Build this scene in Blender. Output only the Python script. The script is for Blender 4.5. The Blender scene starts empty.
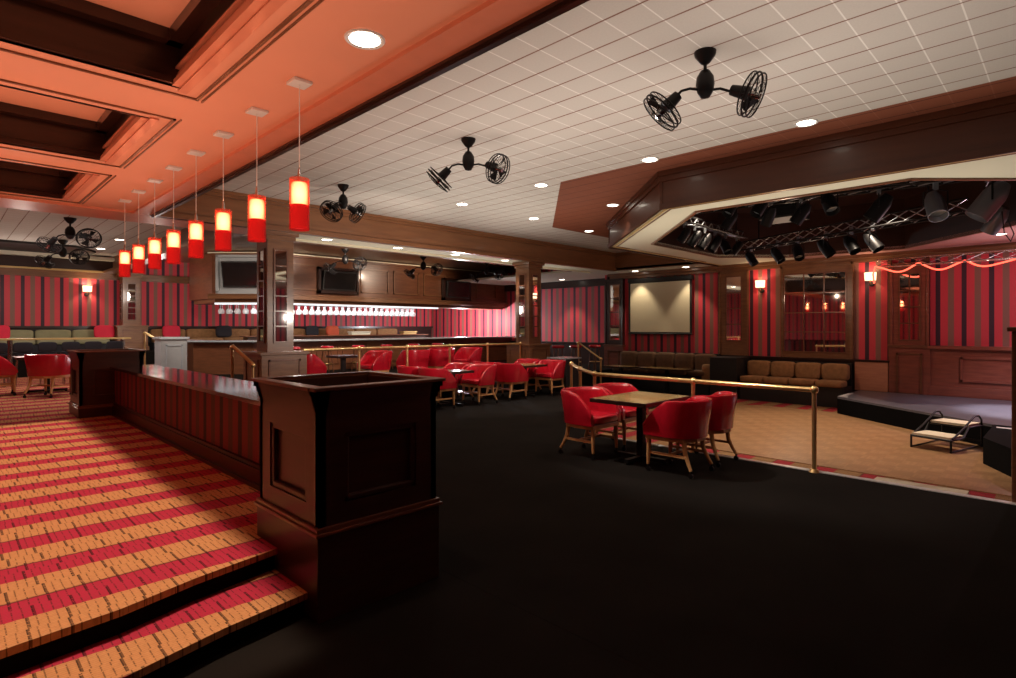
import bpy, bmesh, math, random
from mathutils import Vector, Matrix
random.seed(7)
C = bpy.context.scene.collection
PI = math.pi
# ------------------------------------------------------------------ materials
MATS = {}
def _new(name):
    m = bpy.data.materials.new(name); m.use_nodes = True
    nt = m.node_tree; nt.nodes.clear()
    out = nt.nodes.new('ShaderNodeOutputMaterial')
    return m, nt, out
def bsdf(nt, out, col=(.5,.5,.5), rough=.5, metal=0, coat=0, spec=.5):
    b = nt.nodes.new('ShaderNodeBsdfPrincipled')
    b.inputs['Base Color'].default_value = (*col, 1)
    b.inputs['Roughness'].default_value = rough
    b.inputs['Metallic'].default_value = metal
    b.inputs['Coat Weight'].default_value = coat
    b.inputs['Coat Roughness'].default_value = .12
    b.inputs['Specular IOR Level'].default_value = spec
    nt.links.new(b.outputs[0], out.inputs[0]); return b
def N(nt, t, **kw):
    n = nt.nodes.new(t)
    for k, v in kw.items(): setattr(n, k, v)
    return n
def math_(nt, op, a, b=None, c=None):
    n = nt.nodes.new('ShaderNodeMath'); n.operation = op
    for i, v in enumerate((a, b, c)):
        if v is None: continue
        if isinstance(v, (int, float)): n.inputs[i].default_value = v
        else: nt.links.new(v, n.inputs[i])
    return n.outputs[0]
def mixc(nt, f, a, b):
    n = nt.nodes.new('ShaderNodeMix'); n.data_type = 'RGBA'
    for key, v in ((0, f), (6, a), (7, b)):
        if isinstance(v, (int, float)): n.inputs[key].default_value = v
        elif isinstance(v, tuple): n.inputs[key].default_value = (*v, 1)
        else: nt.links.new(v, n.inputs[key])
    return n.outputs[2]
def noise(nt, vec, scale, detail=4, rough=.55):
    n = nt.nodes.new('ShaderNodeTexNoise'); n.inputs['Scale'].default_value = scale
    n.inputs['Detail'].default_value = detail; n.inputs['Roughness'].default_value = rough
    if vec is not None: nt.links.new(vec, n.inputs['Vector'])
    return n.outputs[0]
def objco(nt, scale=None, which='Object'):
    t = nt.nodes.new('ShaderNodeTexCoord')
    o = t.outputs[which]
    if scale:
        m = nt.nodes.new('ShaderNodeMapping'); m.inputs['Scale'].default_value = scale
        nt.links.new(o, m.inputs[0]); o = m.outputs[0]
    return o
def bump(nt, b, h, strength=.3, dist=.01):
    n = nt.nodes.new('ShaderNodeBump'); n.inputs['Strength'].default_value = strength
    n.inputs['Distance'].default_value = dist
    nt.links.new(h, n.inputs['Height']); nt.links.new(n.outputs[0], b.inputs['Normal'])
def plain(name, col, rough=.5, metal=0, coat=0, spec=.5, var=.12, vs=6):
    m, nt, out = _new(name); b = bsdf(nt, out, col, rough, metal, coat, spec)
    v = objco(nt); f = noise(nt, v, vs)
    lo = tuple(c*(1-var) for c in col); hi = tuple(min(1, c*(1+var)) for c in col)
    nt.links.new(mixc(nt, f, lo, hi), b.inputs['Base Color'])
    MATS[name] = m; return m
def wood(name, col, dark, rough=.32, coat=.35, axis=(1.2,1.2,9)):
    m, nt, out = _new(name); b = bsdf(nt, out, col, rough, 0, coat)
    f = noise(nt, objco(nt, axis), 2.2, 7, .65)
    f2 = noise(nt, objco(nt), .9, 2)
    r = nt.nodes.new('ShaderNodeValToRGB'); nt.links.new(f, r.inputs[0])
    r.color_ramp.elements[0].position = .32; r.color_ramp.elements[0].color = (*dark, 1)
    r.color_ramp.elements[1].position = .68; r.color_ramp.elements[1].color = (*col, 1)
    c = mixc(nt, math_(nt, 'MULTIPLY', f2, .5), r.outputs[0], tuple(x*.6 for x in col))
    nt.links.new(c, b.inputs['Base Color']); MATS[name] = m; return m
def emis(name, col, s):
    m, nt, out = _new(name); e = nt.nodes.new('ShaderNodeEmission')
    e.inputs[0].default_value = (*col, 1); e.inputs[1].default_value = s
    nt.links.new(e.outputs[0], out.inputs[0]); MATS[name] = m; return m
RED_=(.66,.055,.072); BRN_=(.27,.125,.09); DRK_=(.045,.022,.032)
def wallpaper(name, axis, off=0.0, period=.444, dim=1):
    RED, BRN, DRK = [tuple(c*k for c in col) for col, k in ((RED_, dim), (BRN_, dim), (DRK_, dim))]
    m, nt, out = _new(name); b = bsdf(nt, out, RED, .55, spec=.3)
    s = nt.nodes.new('ShaderNodeSeparateXYZ'); nt.links.new(objco(nt), s.inputs[0])
    f = math_(nt, 'FRACT', math_(nt, 'DIVIDE', math_(nt, 'ADD', s.outputs[axis], off+100*period), period))
    r = nt.nodes.new('ShaderNodeValToRGB'); cr = r.color_ramp; cr.interpolation = 'CONSTANT'
    nt.links.new(f, r.inputs[0])
    cr.elements[0].position = 0; cr.elements[0].color = (*DRK, 1)
    cr.elements[1].position = .19; cr.elements[1].color = (*RED, 1)
    e = cr.elements.new(.47); e.color = (*BRN, 1)
    e = cr.elements.new(.71); e.color = (*RED, 1)
    nz = noise(nt, objco(nt, (60,60,3)), 3)
    c = mixc(nt, math_(nt, 'MULTIPLY', nz, .25), r.outputs[0], (.1,.02,.03))
    nt.links.new(c, b.inputs['Base Color']); MATS[name] = m; return m
def carpet(name, off=0.0, gold=(.55,.25,.10), red=(.42,.014,.055)):
    m, nt, out = _new(name); b = bsdf(nt, out, gold, .95, spec=.1)
    s = nt.nodes.new('ShaderNodeSeparateXYZ'); nt.links.new(objco(nt), s.inputs[0])
    x, y = s.outputs[0], s.outputs[1]
    wob = math_(nt, 'MULTIPLY', math_(nt, 'SUBTRACT', noise(nt, objco(nt, (14,3,1)), 2), .5), .02)
    yy = math_(nt, 'ADD', math_(nt, 'ADD', y, wob), off - 3.45 + 52 + .115)
    f = math_(nt, 'FRACT', math_(nt, 'DIVIDE', yy, .52))
    isred = math_(nt, 'LESS_THAN', f, .44)
    idx = math_(nt, 'FLOOR', math_(nt, 'DIVIDE', yy, .13))
    hs = math_(nt, 'FRACT', math_(nt, 'MULTIPLY', math_(nt, 'SINE', math_(nt, 'MULTIPLY', idx, 12.9898)), 437.58))
    x = math_(nt, 'ADD', x, math_(nt, 'MULTIPLY', hs, .144))
    xr = math_(nt, 'FRACT', math_(nt, 'DIVIDE', math_(nt, 'ADD', x, 50.0), .036))
    rib = math_(nt, 'LESS_THAN', xr, .16)
    xr2 = math_(nt, 'FRACT', math_(nt, 'DIVIDE', math_(nt, 'ADD', x, 50.0), .144))
    rib2 = math_(nt, 'LESS_THAN', xr2, .09)
    wv = math_(nt, 'FRACT', math_(nt, 'DIVIDE', yy, .0173))
    wv = math_(nt, 'LESS_THAN', wv, .2)
    dn = noise(nt, objco(nt, (9,22,1)), 3.5, 3)
    gate = math_(nt, 'GREATER_THAN', dn, .46)
    c = mixc(nt, isred, gold, red)
    c = mixc(nt, math_(nt, 'MULTIPLY', noise(nt, objco(nt), 45, 3), .5), c, (.16,.06,.03))
    c = mixc(nt, math_(nt, 'MULTIPLY', math_(nt,'MULTIPLY', rib, gate), .62), c, (.03,.015,.01))
    c = mixc(nt, math_(nt, 'MULTIPLY', math_(nt,'MULTIPLY', rib2, math_(nt, 'GREATER_THAN', dn, .38)), .7), c, (.02,.01,.008))
    c = mixc(nt, math_(nt, 'MULTIPLY', wv, .22), c, (.05,.02,.01))
    edge = math_(nt, 'LESS_THAN', math_(nt, 'ABSOLUTE', math_(nt, 'SUBTRACT', f, .44)), .02)
    c = mixc(nt, math_(nt, 'MULTIPLY', edge, .6), c, (.03,.01,.01))
    nt.links.new(c, b.inputs['Base Color'])
    bump(nt, b, math_(nt, 'ADD', rib, wv), -.5, .006)
    MATS[name] = m; return m
def tile(name, col, line_a, line_b, rough=.85):
    m, nt, out = _new(name); b = bsdf(nt, out, col, rough, spec=.2)
    s = nt.nodes.new('ShaderNodeSeparateXYZ'); nt.links.new(objco(nt), s.inputs[0])
    def ln(o, off, w):
        f = math_(nt, 'FRACT', math_(nt, 'DIVIDE', math_(nt, 'ADD', o, off+100*.3048), .3048))
        return math_(nt, 'LESS_THAN', f, w)
    a = ln(s.outputs[0], .32, .055); c_ = ln(s.outputs[1], .06, .035)
    base = mixc(nt, noise(nt, objco(nt), .5, 2), tuple(x*.84 for x in col), col)
    sp = noise(nt, objco(nt), 60, 3)
    base = mixc(nt, math_(nt, 'MULTIPLY', sp, .3), base, tuple(x*.55 for x in col))
    gate = noise(nt, objco(nt, (1,1,1)), 1.3, 2)
    base = mixc(nt, math_(nt, 'MULTIPLY', c_, .55), base, line_b)
    base = mixc(nt, math_(nt, 'MULTIPLY', math_(nt, 'MULTIPLY', a, math_(nt, 'ADD', .35, gate)), 1.0), base, line_a)
    nt.links.new(base, b.inputs['Base Color'])
    bump(nt, b, sp, .25, .004)
    MATS[name] = m; return m
def parquet(name):
    m, nt, out = _new(name); b = bsdf(nt, out, (.4,.2,.09), .33, spec=.4)
    ck = nt.nodes.new('ShaderNodeTexChecker'); ck.inputs['Scale'].default_value = 1/.24
    nt.links.new(objco(nt), ck.inputs[0])
    fa = noise(nt, objco(nt, (2,18,1)), 2); fb = noise(nt, objco(nt, (18,2,1)), 2)
    f = mixc(nt, ck.outputs[1], fa, fb)
    c = mixc(nt, f, (.20,.095,.042), (.46,.25,.12))
    c = mixc(nt, math_(nt,'MULTIPLY',ck.outputs[1],.28), c, (.16,.07,.03))
    nt.links.new(c, b.inputs['Base Color']); MATS[name] = m; return m
def glassy(name, col, alpha, rough=.1):
    m, nt, out = _new(name)
    t = nt.nodes.new('ShaderNodeBsdfTransparent'); t.inputs[0].default_value = (*col, 1)
    g = nt.nodes.new('ShaderNodeBsdfPrincipled'); g.inputs['Base Color'].default_value = (*col, 1)
    g.inputs['Roughness'].default_value = rough
    mx = nt.nodes.new('ShaderNodeMixShader'); mx.inputs[0].default_value = alpha
    nt.links.new(t.outputs[0], mx.inputs[1]); nt.links.new(g.outputs[0], mx.inputs[2])
    nt.links.new(mx.outputs[0], out.inputs[0]); MATS[name] = m; return m
M = MATS
wood('wood', (.20,.072,.032), (.10,.033,.015))
wood('wood_mid', (.235,.10,.042), (.13,.05,.02), .35, .3)
wood('wood_red', (.30,.085,.05), (.17,.04,.025), .28, .5)
wood('wood_beam', (.24,.095,.036), (.15,.055,.02), .4, .15, (.6,.6,6))
wood('wood_dark', (.035,.011,.007), (.014,.005,.003), .3, .3)
wood('wood_box', (.070,.019,.007), (.042,.010,.004), .45, .08, (.5,.5,5))
wood('wood_ped', (.060,.020,.011), (.028,.009,.005), .4, .2, (1,1,7))
wood('chair_wood', (.78,.42,.17), (.58,.27,.10), .35, .2, (3,3,6))
wood('table_wood', (.50,.32,.12), (.34,.20,.07), .22, .6, (1,7,1))
wood('copper_panel', (.60,.25,.13), (.45,.17,.09), .5, .1)
plain('black_cloth_and_shade', (.004,.0035,.0035), .9, spec=.05)
plain('black', (.012,.010,.009), .55); plain('black_gloss', (.012,.011,.012), .15)
plain('black_metal', (.014,.012,.012), .42, .5); plain('carpet_dark', (.0115,.009,.0075), .95, spec=.05, var=.5, vs=1.6)
plain('stage_top', (.085,.08,.095), .28, spec=.5, var=.3, vs=3)
plain('brass', (.90,.62,.28), .3, .9, var=.05); plain('steel', (.6,.6,.6), .25, 1, var=.05)
plain('leather', (.50,.008,.022), .25, coat=.5, spec=.5, var=.15, vs=14)
plain('leather_dark', (.16,.006,.014), .35, coat=.2)
plain('suede', (.30,.15,.06), .9, var=.5, vs=9); plain('suede_dark', (.13,.065,.032), .9, var=.4, vs=9); plain('olive', (.24,.22,.12), .85, var=.2)
plain('dark_cloth', (.02,.018,.022), .9); plain('red_cloth', (.62,.02,.05), .85); plain('orange_cloth', (.70,.12,.05), .85)
plain('cream', (.62,.57,.44), .75, var=.05, vs=1); plain('cream_trim', (.70,.62,.44), .5, var=.05)
plain('grey_counter', (.36,.38,.40), .25, coat=.4); plain('grey_panel', (.34,.34,.34), .45)
plain('salmon', (.66,.27,.17), .55, var=.10, vs=.9); plain('salmon_trim', (.58,.19,.11), .4, coat=.2)  # soffit salmon: orange bounce off the carpet put into the base colour
plain('screen_beige', (.62,.53,.36), .8, var=.03); plain('white_metal', (.75,.72,.70), .35, .3)
plain('tread_beige', (.62,.52,.38), .8, var=.12, vs=30); plain('gold_trim', (.55,.36,.14), .35, .3)
plain('mirror', (.88,.87,.86), .03, 1, var=.03, vs=2); plain('tvglass', (.012,.010,.010), .12, coat=.5)
plain('par_silver', (.55,.57,.60), .3, .9); plain('pink_ceiling', (.50,.25,.22), .8)
wallpaper('paper_x', 0, .10); wallpaper('paper_y', 1, .12)
wallpaper('paper_far', 1, .12, .54); wallpaper('paper_half_shaded', 1, -.06, .46, .34)  # partition copy of the paper is darkened, its shade put into the colour
carpet('carpet'); carpet('carpet_step', .27); carpet('carpet_border', .10, (.36,.20,.09), (.40,.02,.04))
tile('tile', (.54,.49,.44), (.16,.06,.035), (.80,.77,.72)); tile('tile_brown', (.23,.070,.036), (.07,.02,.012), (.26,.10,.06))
parquet('parquet')
emis('lamp_white', (1,.90,.74), 14); emis('lamp_cool', (.92,.96,1), 9); emis('shade_glow', (1,.66,.38), 2.8)
emis('rope_glow', (1,.10,.055), 3.2); emis('strip_glow', (.93,.96,1), 1.5)
glassy('stemware', (.95,.96,.97), .38, .05)
def red_glass():
    m, nt, out = _new('red_glass')
    s = nt.nodes.new('ShaderNodeSeparateXYZ'); nt.links.new(objco(nt), s.inputs[0])
    f = math_(nt, 'GREATER_THAN', s.outputs[2], -.85)
    c = mixc(nt, f, (.85,.10,.10), (1,.66,.52))
    t = nt.nodes.new('ShaderNodeBsdfTransparent'); nt.links.new(c, t.inputs[0])
    g = nt.nodes.new('ShaderNodeBsdfPrincipled'); nt.links.new(mixc(nt, f, (.9,.03,.02), (.9,.2,.12)), g.inputs['Base Color']); g.inputs['Roughness'].default_value = .08
    g.inputs['Emission Color'].default_value = (1,.12,.10,1); g.inputs['Emission Strength'].default_value = .2
    mx = nt.nodes.new('ShaderNodeMixShader'); mx.inputs[0].default_value = .25
    nt.links.new(t.outputs[0], mx.inputs[1]); nt.links.new(g.outputs[0], mx.inputs[2])
    nt.links.new(mx.outputs[0], out.inputs[0]); MATS['red_glass'] = m
red_glass()
def bulb_glow():
    m, nt, out = _new('bulb_glow'); e = nt.nodes.new('ShaderNodeEmission')
    lw = nt.nodes.new('ShaderNodeLayerWeight'); lw.inputs[0].default_value = .45
    s = nt.nodes.new('ShaderNodeSeparateXYZ'); nt.links.new(objco(nt), s.inputs[0])
    d = math_(nt, 'MULTIPLY', math_(nt, 'ABSOLUTE', math_(nt, 'ADD', s.outputs[2], .775)), 7)
    f = math_(nt, 'MINIMUM', math_(nt, 'ADD', lw.outputs[1], math_(nt, 'MULTIPLY', d, d)), 1.0)
    nt.links.new(mixc(nt, f, (1,.80,.55), (1,.30,.10)), e.inputs[0])
    nt.links.new(math_(nt, 'SUBTRACT', 9.0, math_(nt, 'MULTIPLY', f, 7.0)), e.inputs[1])
    nt.links.new(e.outputs[0], out.inputs[0]); MATS['bulb_glow'] = m
bulb_glow()
def red_tube():
    m, nt, out = _new('red_tube'); b = bsdf(nt, out, (.60,.02,.03), .15)
    st = noise(nt, objco(nt, (60,60,1.5)), 1.2, 2)
    nt.links.new(mixc(nt, st, (.35,.006,.015), (.85,.07,.07)), b.inputs['Emission Color']); b.inputs['Emission Strength'].default_value = .55
    MATS['red_tube'] = m
red_tube()
# ------------------------------------------------------------------ geometry helpers
class MB:
    def __init__(s): s.bm = bmesh.new()
    def _add(s, pts, faces, mat=None):
        vs = [s.bm.verts.new(mat @ Vector(p) if mat else p) for p in pts]
        for f in faces:
            try: s.bm.faces.new([vs[i] for i in f])
            except ValueError: pass
        return s
    def box(s, a, b, mat=None):
        x0,x1 = sorted((a[0],b[0])); y0,y1 = sorted((a[1],b[1])); z0,z1 = sorted((a[2],b[2]))
        return s._add([(x0,y0,z0),(x1,y0,z0),(x1,y1,z0),(x0,y1,z0),(x0,y0,z1),(x1,y0,z1),(x1,y1,z1),(x0,y1,z1)],
            [(0,3,2,1),(4,5,6,7),(0,1,5,4),(1,2,6,5),(2,3,7,6),(3,0,4,7)], mat)
    def prism(s, poly, z0, z1):
        if sum(poly[i][0]*poly[(i+1)%len(poly)][1]-poly[(i+1)%len(poly)][0]*poly[i][1] for i in range(len(poly))) < 0: poly = poly[::-1]
        n = len(poly)
        return s._add([(x,y,z0) for x,y in poly]+[(x,y,z1) for x,y in poly],
            [tuple(range(n))[::-1], tuple(range(n,2*n))]+[(i,(i+1)%n,n+(i+1)%n,n+i) for i in range(n)])
    def cone(s, p, q, r0, r1=None, n=16, cap=True):
        r1 = r0 if r1 is None else r1
        p, q = Vector(p), Vector(q); d = (q-p).normalized()
        u = d.orthogonal().normalized(); w = d.cross(u)
        pts = [];
        for c, r in ((p,r0),(q,r1)):
            for i in range(n):
                a = 2*PI*i/n; pts.append(c+u*math.cos(a)*r+w*math.sin(a)*r)
        f = [(i,(i+1)%n,n+(i+1)%n,n+i) for i in range(n)]
        if cap: f += [tuple(range(n))[::-1], tuple(range(n,2*n))]
        return s._add(pts, f)
    def tube(s, path, r, n=10, closed=False):
        P = [Vector(p) for p in path]; m = len(P); pts = []; prev = None
        for i in range(m):
            a = P[(i-1) % m] if (closed or i) else P[0]; b = P[(i+1) % m] if (closed or i < m-1) else P[-1]
            d = (b-a).normalized()
            u = d.orthogonal().normalized() if prev is None else (prev - d*prev.dot(d)).normalized()
            prev = u; w = d.cross(u); rr = r[i] if isinstance(r, (list,tuple)) else r
            pts += [P[i]+u*math.cos(2*PI*k/n)*rr+w*math.sin(2*PI*k/n)*rr for k in range(n)]
        f = []
        for i in range(m if closed else m-1):
            j = (i+1) % m
            f += [(i*n+k, i*n+(k+1)%n, j*n+(k+1)%n, j*n+k) for k in range(n)]
        if not closed: f += [tuple(range(n))[::-1], tuple(range((m-1)*n, m*n))]
        return s._add(pts, f)
    def lathe(s, prof, n=20, mat=None):
        pts = []
        for r, z in prof: pts += [(r*math.cos(2*PI*k/n), r*math.sin(2*PI*k/n), z) for k in range(n)]
        f = []
        for i in range(len(prof)-1): f += [(i*n+k, i*n+(k+1)%n, (i+1)*n+(k+1)%n, (i+1)*n+k) for k in range(n)]
        return s._add(pts, f, mat)
    def sphere(s, c, r, sc=(1,1,1), n=16):
        prof = [(max(1e-4, r*math.sin(PI*i/10)), -r*math.cos(PI*i/10)) for i in range(11)]
        return s.lathe(prof, n, Matrix.Translation(c) @ Matrix.Diagonal((*sc,1)))
    def pillow(s, c, sx, sy, sz, mat=None, e=.45, nu=14, nv=10):
        # rounded cushion: superellipsoid
        pts = []; f = []
        def sp(v, p): return math.copysign(abs(v)**p, v)
        for i in range(nv+1):
            ph = -PI/2+PI*i/nv
            for k in range(nu*2):
                th = PI*k/nu
                pts.append((c[0]+sx*sp(math.cos(ph),e)*sp(math.cos(th),e), c[1]+sy*sp(math.cos(ph),e)*sp(math.sin(th),e), c[2]+sz*sp(math.sin(ph),e)))
        m = nu*2
        for i in range(nv): f += [(i*m+k, i*m+(k+1)%m, (i+1)*m+(k+1)%m, (i+1)*m+k) for k in range(m)]
        return s._add(pts, f, mat)
    def build(s, name, mat, parent=None, smooth=False, bevel=0, origin=None):
        bm = s.bm
        bmesh.ops.remove_doubles(bm, verts=bm.verts, dist=1e-5)
        off = Vector((0,0,0))
        if parent is not None:
            off = parent.matrix_basis.translation.copy()
            pp = parent.parent
            while pp: off += pp.matrix_basis.translation; pp = pp.parent
        elif origin is not None: off = Vector(origin)
        if off.length: bmesh.ops.translate(bm, verts=bm.verts, vec=-off)
        bmesh.ops.recalc_face_normals(bm, faces=bm.faces)
        me = bpy.data.meshes.new(name); bm.to_mesh(me); bm.free()
        me.materials.append(MATS[mat] if isinstance(mat, str) else mat)
        if smooth:
            for p in me.polygons: p.use_smooth = True
        o = bpy.data.objects.new(name, me); C.objects.link(o)
        if parent is not None: o.parent = parent
        elif origin is not None: o.location = origin
        if bevel:
            b = o.modifiers.new('bevel', 'BEVEL'); b.width = bevel; b.segments = 2; b.limit_method = 'ANGLE'
        if smooth:
            try: me.set_sharp_from_angle(angle=math.radians(50))
            except Exception: pass
        return o
def tag(o, label, cat, group=None, kind=None):
    o['label'] = label; o['category'] = cat
    if group: o['group'] = group
    if kind: o['kind'] = kind
    return o
def thing(name, label, cat, loc=(0,0,0), rz=0, group=None):
    o = bpy.data.objects.new(name, None); C.objects.link(o); o.empty_display_size = .1
    o.location = loc; o.rotation_euler = (0,0,rz)
    return tag(o, label, cat, group)
def struct(name, mb, mat, label=None, **kw):
    o = mb.build(name, mat, **kw); o['kind'] = 'structure'
    if label: o['label'] = label
    return o
def copy_tree(o, parent=None):
    c = o.copy(); C.objects.link(c); c.parent = parent
    for ch in [x for x in KIDS(o)]: copy_tree(ch, c)
    return c
def KIDS(o): return [x for x in bpy.data.objects if x.parent == o]
def dup(root, loc, rz, label, group=None, sc=None):
    c = copy_tree(root); c.location = loc; c.rotation_euler = (0,0,rz); c['label'] = label
    if sc: c.scale = sc
    if group: c['group'] = group
    return c
def box(a, b): return MB().box(a, b)
ZS, ZT = 3.25, 3.75      # lower soffit level, tile ceiling level
P = .266                 # raised floor
DF = -.27                # sunken dance floor
# ------------------------------------------------------------------ SETTING: floors
struct('floor', MB().prism([(-6,-5),(6.75,-5),(6.75,4.94),(8.3,6.7),(12.4,9.0),(12.4,9.7),(2.3,9.7),(2.3,-2),(1.6,-5)], -.3, 0).prism([(-6,-5),(2.4,-5),(2.4,9.7),(-6,9.7)], -.3, -.001), 'carpet_dark')
struct('floor', MB().prism([(-6,2.98),(.1,3.06),(.6,3.13),(.95,3.24),(1.43,3.34),(1.83,3.5),(1.83,10.6),(3.3,10.6),(3.3,21.4),(-6,21.4)], P-.035, P), 'carpet', 'striped carpet platform')
struct('floor', MB().prism([(-6,3.02),(.1,3.10),(.6,3.17),(.95,3.28),(1.43,3.38),(1.83,3.54),(1.83,10.6),(3.3,10.6),(3.3,21.4),(-6,21.4)], .01, P-.035), 'black_cloth_and_shade', 'riser under the striped platform, painted black for shade')  # riser face coloured black to stand in for shade below the nosing
struct('floor', MB().prism([(-6,2.6),(.1,2.66),(.55,2.77),(.97,2.88),(1.43,2.95),(1.43,3.40),(-6,3.2)], .098, .133), 'carpet_step', 'lower carpeted step')
struct('floor', MB().prism([(-6,2.64),(.1,2.70),(.55,2.81),(.97,2.92),(1.43,2.99),(1.43,3.40),(-6,3.2)], .0, .098), 'black_cloth_and_shade', 'riser under the lower step, painted black for shade')  # step riser: shade painted in as black
struct('floor', MB().prism([(3.3,9.75),(12.45,9.75),(12.45,10.2),(16.3,10.2),(16.3,21.4),(3.3,21.4)], -.3, P), 'carpet_dark', 'raised bar level')
struct('floor', MB().prism([(3.3,10.6),(2.2,10.6),(2.2,11.2),(3.3,11.2)], -.1, P), 'carpet_dark')
struct('floor', MB().prism([(6.75,-5),(15.3,-5),(15.3,10.2),(12.45,10.2),(12.45,9.0),(8.3,6.7),(6.75,4.94)], DF-.1, DF), 'carpet_border', 'striped carpet border round the dance floor')
struct('floor', MB().prism([(8.22,-4.5),(13.6,-4.5),(13.6,5.3),(12.8,6.1),(9.8,6.1),(8.22,4.5)], DF+.001, DF+.012), 'parquet', 'parquet dance floor')
struct('floor', MB().prism([(12.3,6.9),(15.3,6.9),(15.3,10.2),(12.5,10.2),(9.5,7.1),(9.9,6.6)], DF+.001, DF+.01), 'carpet_dark')
struct('trim_1', MB().box((6.71,-5,-.02),(6.79,4.94,.008)), 'white_metal', 'metal edge strip of the dark carpet')
struct('floor', MB().box((-6,19.3,P),(15.9,21.4,.85)), 'carpet_dark', 'upper seating tier')
# walls
struct('wall_east', MB().box((15.3,-5,DF),(15.5,10.6,3.75)), 'paper_y')
struct('wall_east', MB().box((16.3,10.6,P),(16.5,21.6,3.75)).box((15.3,10.75,P),(16.4,10.85,3.75)), 'paper_far')
struct('wall_north', MB().box((-6,21.4,P),(16.4,21.6,3.75)), 'paper_x')
struct('wall_west', MB().box((-6.2,-5,0),(-6,21.6,3.75)), 'paper_y')
struct('wall_south', MB().box((-6,-5.2,DF),(15.5,-5,3.75)), 'paper_x')
# dado / crown
struct('trim_2', MB().box((-6,21.34,P),(16.3,21.4,1.56)).box((-6,21.25,1.54),(16.3,21.4,1.6)), 'wood_dark')
struct('trim_3', MB().box((-6,21.3,3.04),(16.3,21.4,3.26)), 'wood_mid')
struct('trim_28', MB().box((-6,21.2,3.24),(3.8,21.4,3.29)), 'gold_trim')
struct('trim_4', MB().box((-6,21.25,3.28),(3.9,21.4,3.6)), 'wood_dark')
struct('trim_5', MB().box((16.22,10.85,P),(16.3,21.4,1.0)).box((16.15,10.85,.98),(16.3,21.4,1.03)), 'wood_dark')
struct('trim_6', MB().box((15.24,3.0,DF),(15.3,10.6,.78)).box((15.18,3.0,.76),(15.3,10.6,.81)), 'wood_dark')
struct('trim_7', MB().box((15.2,-5,3.08),(15.3,10.6,3.25)).box((15.08,-5,3.17),(15.3,10.6,3.25)), 'wood_mid')
struct('trim_8', MB().box((16.2,10.9,3.0),(16.3,21.4,3.25)), 'wood_dark')
# stage wainscot with raised frames
w = MB().box((15.22,-5,DF),(15.3,2.28,1.12)).box((15.12,-5,1.1),(15.3,2.3,1.17)).box((15.17,-5,.1),(15.3,2.28,.3))
for (a,b) in ((.1,1.75),(-1.9,-.2),(-3.9,-2.2)):
    for q in ((a,.42,b,.46),(a,.90,b,.94),(a,.42,a+.04,.94),(b-.04,.42,b,.94)): w.box((15.19,q[0],q[1]),(15.3,q[2],q[3]))
struct('trim_9', w, 'wood_red')
struct('trim_10', MB().box((15.2,2.28,1.17),(15.3,2.34,3.1)).box((15.2,2.98,.8),(15.3,3.04,3.1)), 'wood')
# ------------------------------------------------------------------ SETTING: ceilings
CO = [(.1,1.95),(2.7,4.45),(5.3,6.95),(7.7,9.4)]     # coffers (y ranges), x -3.4 .. 1.2
sf = MB()
ys = [-5]+[v for c in CO for v in c]+[9.7]
for i in range(0, len(ys), 2): sf.box((-3.4, ys[i], ZS), (1.2, ys[i+1], ZS+.06))
sf.box((-6,-5,ZS),(-3.4,9.7,ZS+.06)).box((1.2,-5,ZS),(2.27,9.7,ZS+.06)).box((-6,9.7,ZS),(3.9,10.5,ZS+.06))
struct('ceiling', sf, 'salmon', 'coffered soffit with orange bounce light in its colour')
band = MB().box((2.0,-5,ZS-.03),(2.22,9.7,ZS+.01)).box((-6,9.72,ZS-.03),(3.9,10.5,ZS+.01))
struct('trim_11', band, 'salmon_trim')
tr = MB().box((2.26,-5,3.20),(2.30,9.7,3.75)).box((2.21,-5,3.20),(2.30,9.7,3.26)).box((2.235,-5,3.185),(2.275,9.7,3.21))
struct('trim_12', tr, 'wood_dark')
for (a,b) in CO:
    # dark inner walls, moulding steps, groove frame
    m_ = MB()
    for (x0,y0,x1,y1) in ((-3.4,a-.03,1.2,a),(-3.4,b,1.2,b+.03),(1.2,a-.03,1.23,b+.03),(-3.43,a-.03,-3.4,b+.03)): m_.box((x0,y0,ZS-.0),(x1,y1,3.62))
    m_.box((-3.4,b-.09,3.52),(1.2,b,3.62)).box((-3.4,a,3.52),(1.2,a+.09,3.62)).box((1.11,a,3.52),(1.2,b,3.62))
    m_.box((-3.4,b-.03,3.255),(1.2,b,3.30)).box((-3.4,a,3.255),(1.2,a+.03,3.30))
    struct('trim_13', m_, 'wood_dark')
    s2 = MB().box((1.15,a,ZS-.002),(1.2,b,ZS+.03)).box((1.175,a,ZS+.05),(1.2,b,ZS+.075)).box((1.185,a,ZS+.09),(1.2,b,ZS+.10)).box((1.2,a-.06,ZS-.014),(1.26,b+.06,ZS)).box((1.17,a,3.37),(1.2,b,3.385))
    struct('trim_14', s2, 'salmon_trim')
    g = MB()
    for (x0,y0,x1,y1) in ((-3.54,a-.15,1.36,a-.13),(-3.54,b+.13,1.36,b+.15),(1.34,a-.15,1.36,b+.15),(1.385,a-.17,1.395,b+.17)): g.box((x0,y0,ZS-.012),(x1,y1,ZS+.001))
    struct('trim_15', g, 'wood')
    pn = MB().box((-3.4,a,3.60),(1.2,b,3.66))
    struct('ceiling', pn, 'salmon')
    gp = MB()
    for xx in (-2.2,-1.0,.2): gp.box((xx,a,3.594),(xx+.012,b,3.602))
    gp.box((-3.4,(a+b)/2-.006,3.594),(1.2,(a+b)/2+.006,3.602))
    struct('trim_16', gp, 'wood_dark')
struct('ceiling', MB().prism([(2.28,-5),(6.62,-5),(6.62,5.5),(9.5,8.13),(14.2,8.1),(14.2,9.7),(2.28,9.7)], ZT, ZT+.1), 'tile', 'white square ceiling tiles')
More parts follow.
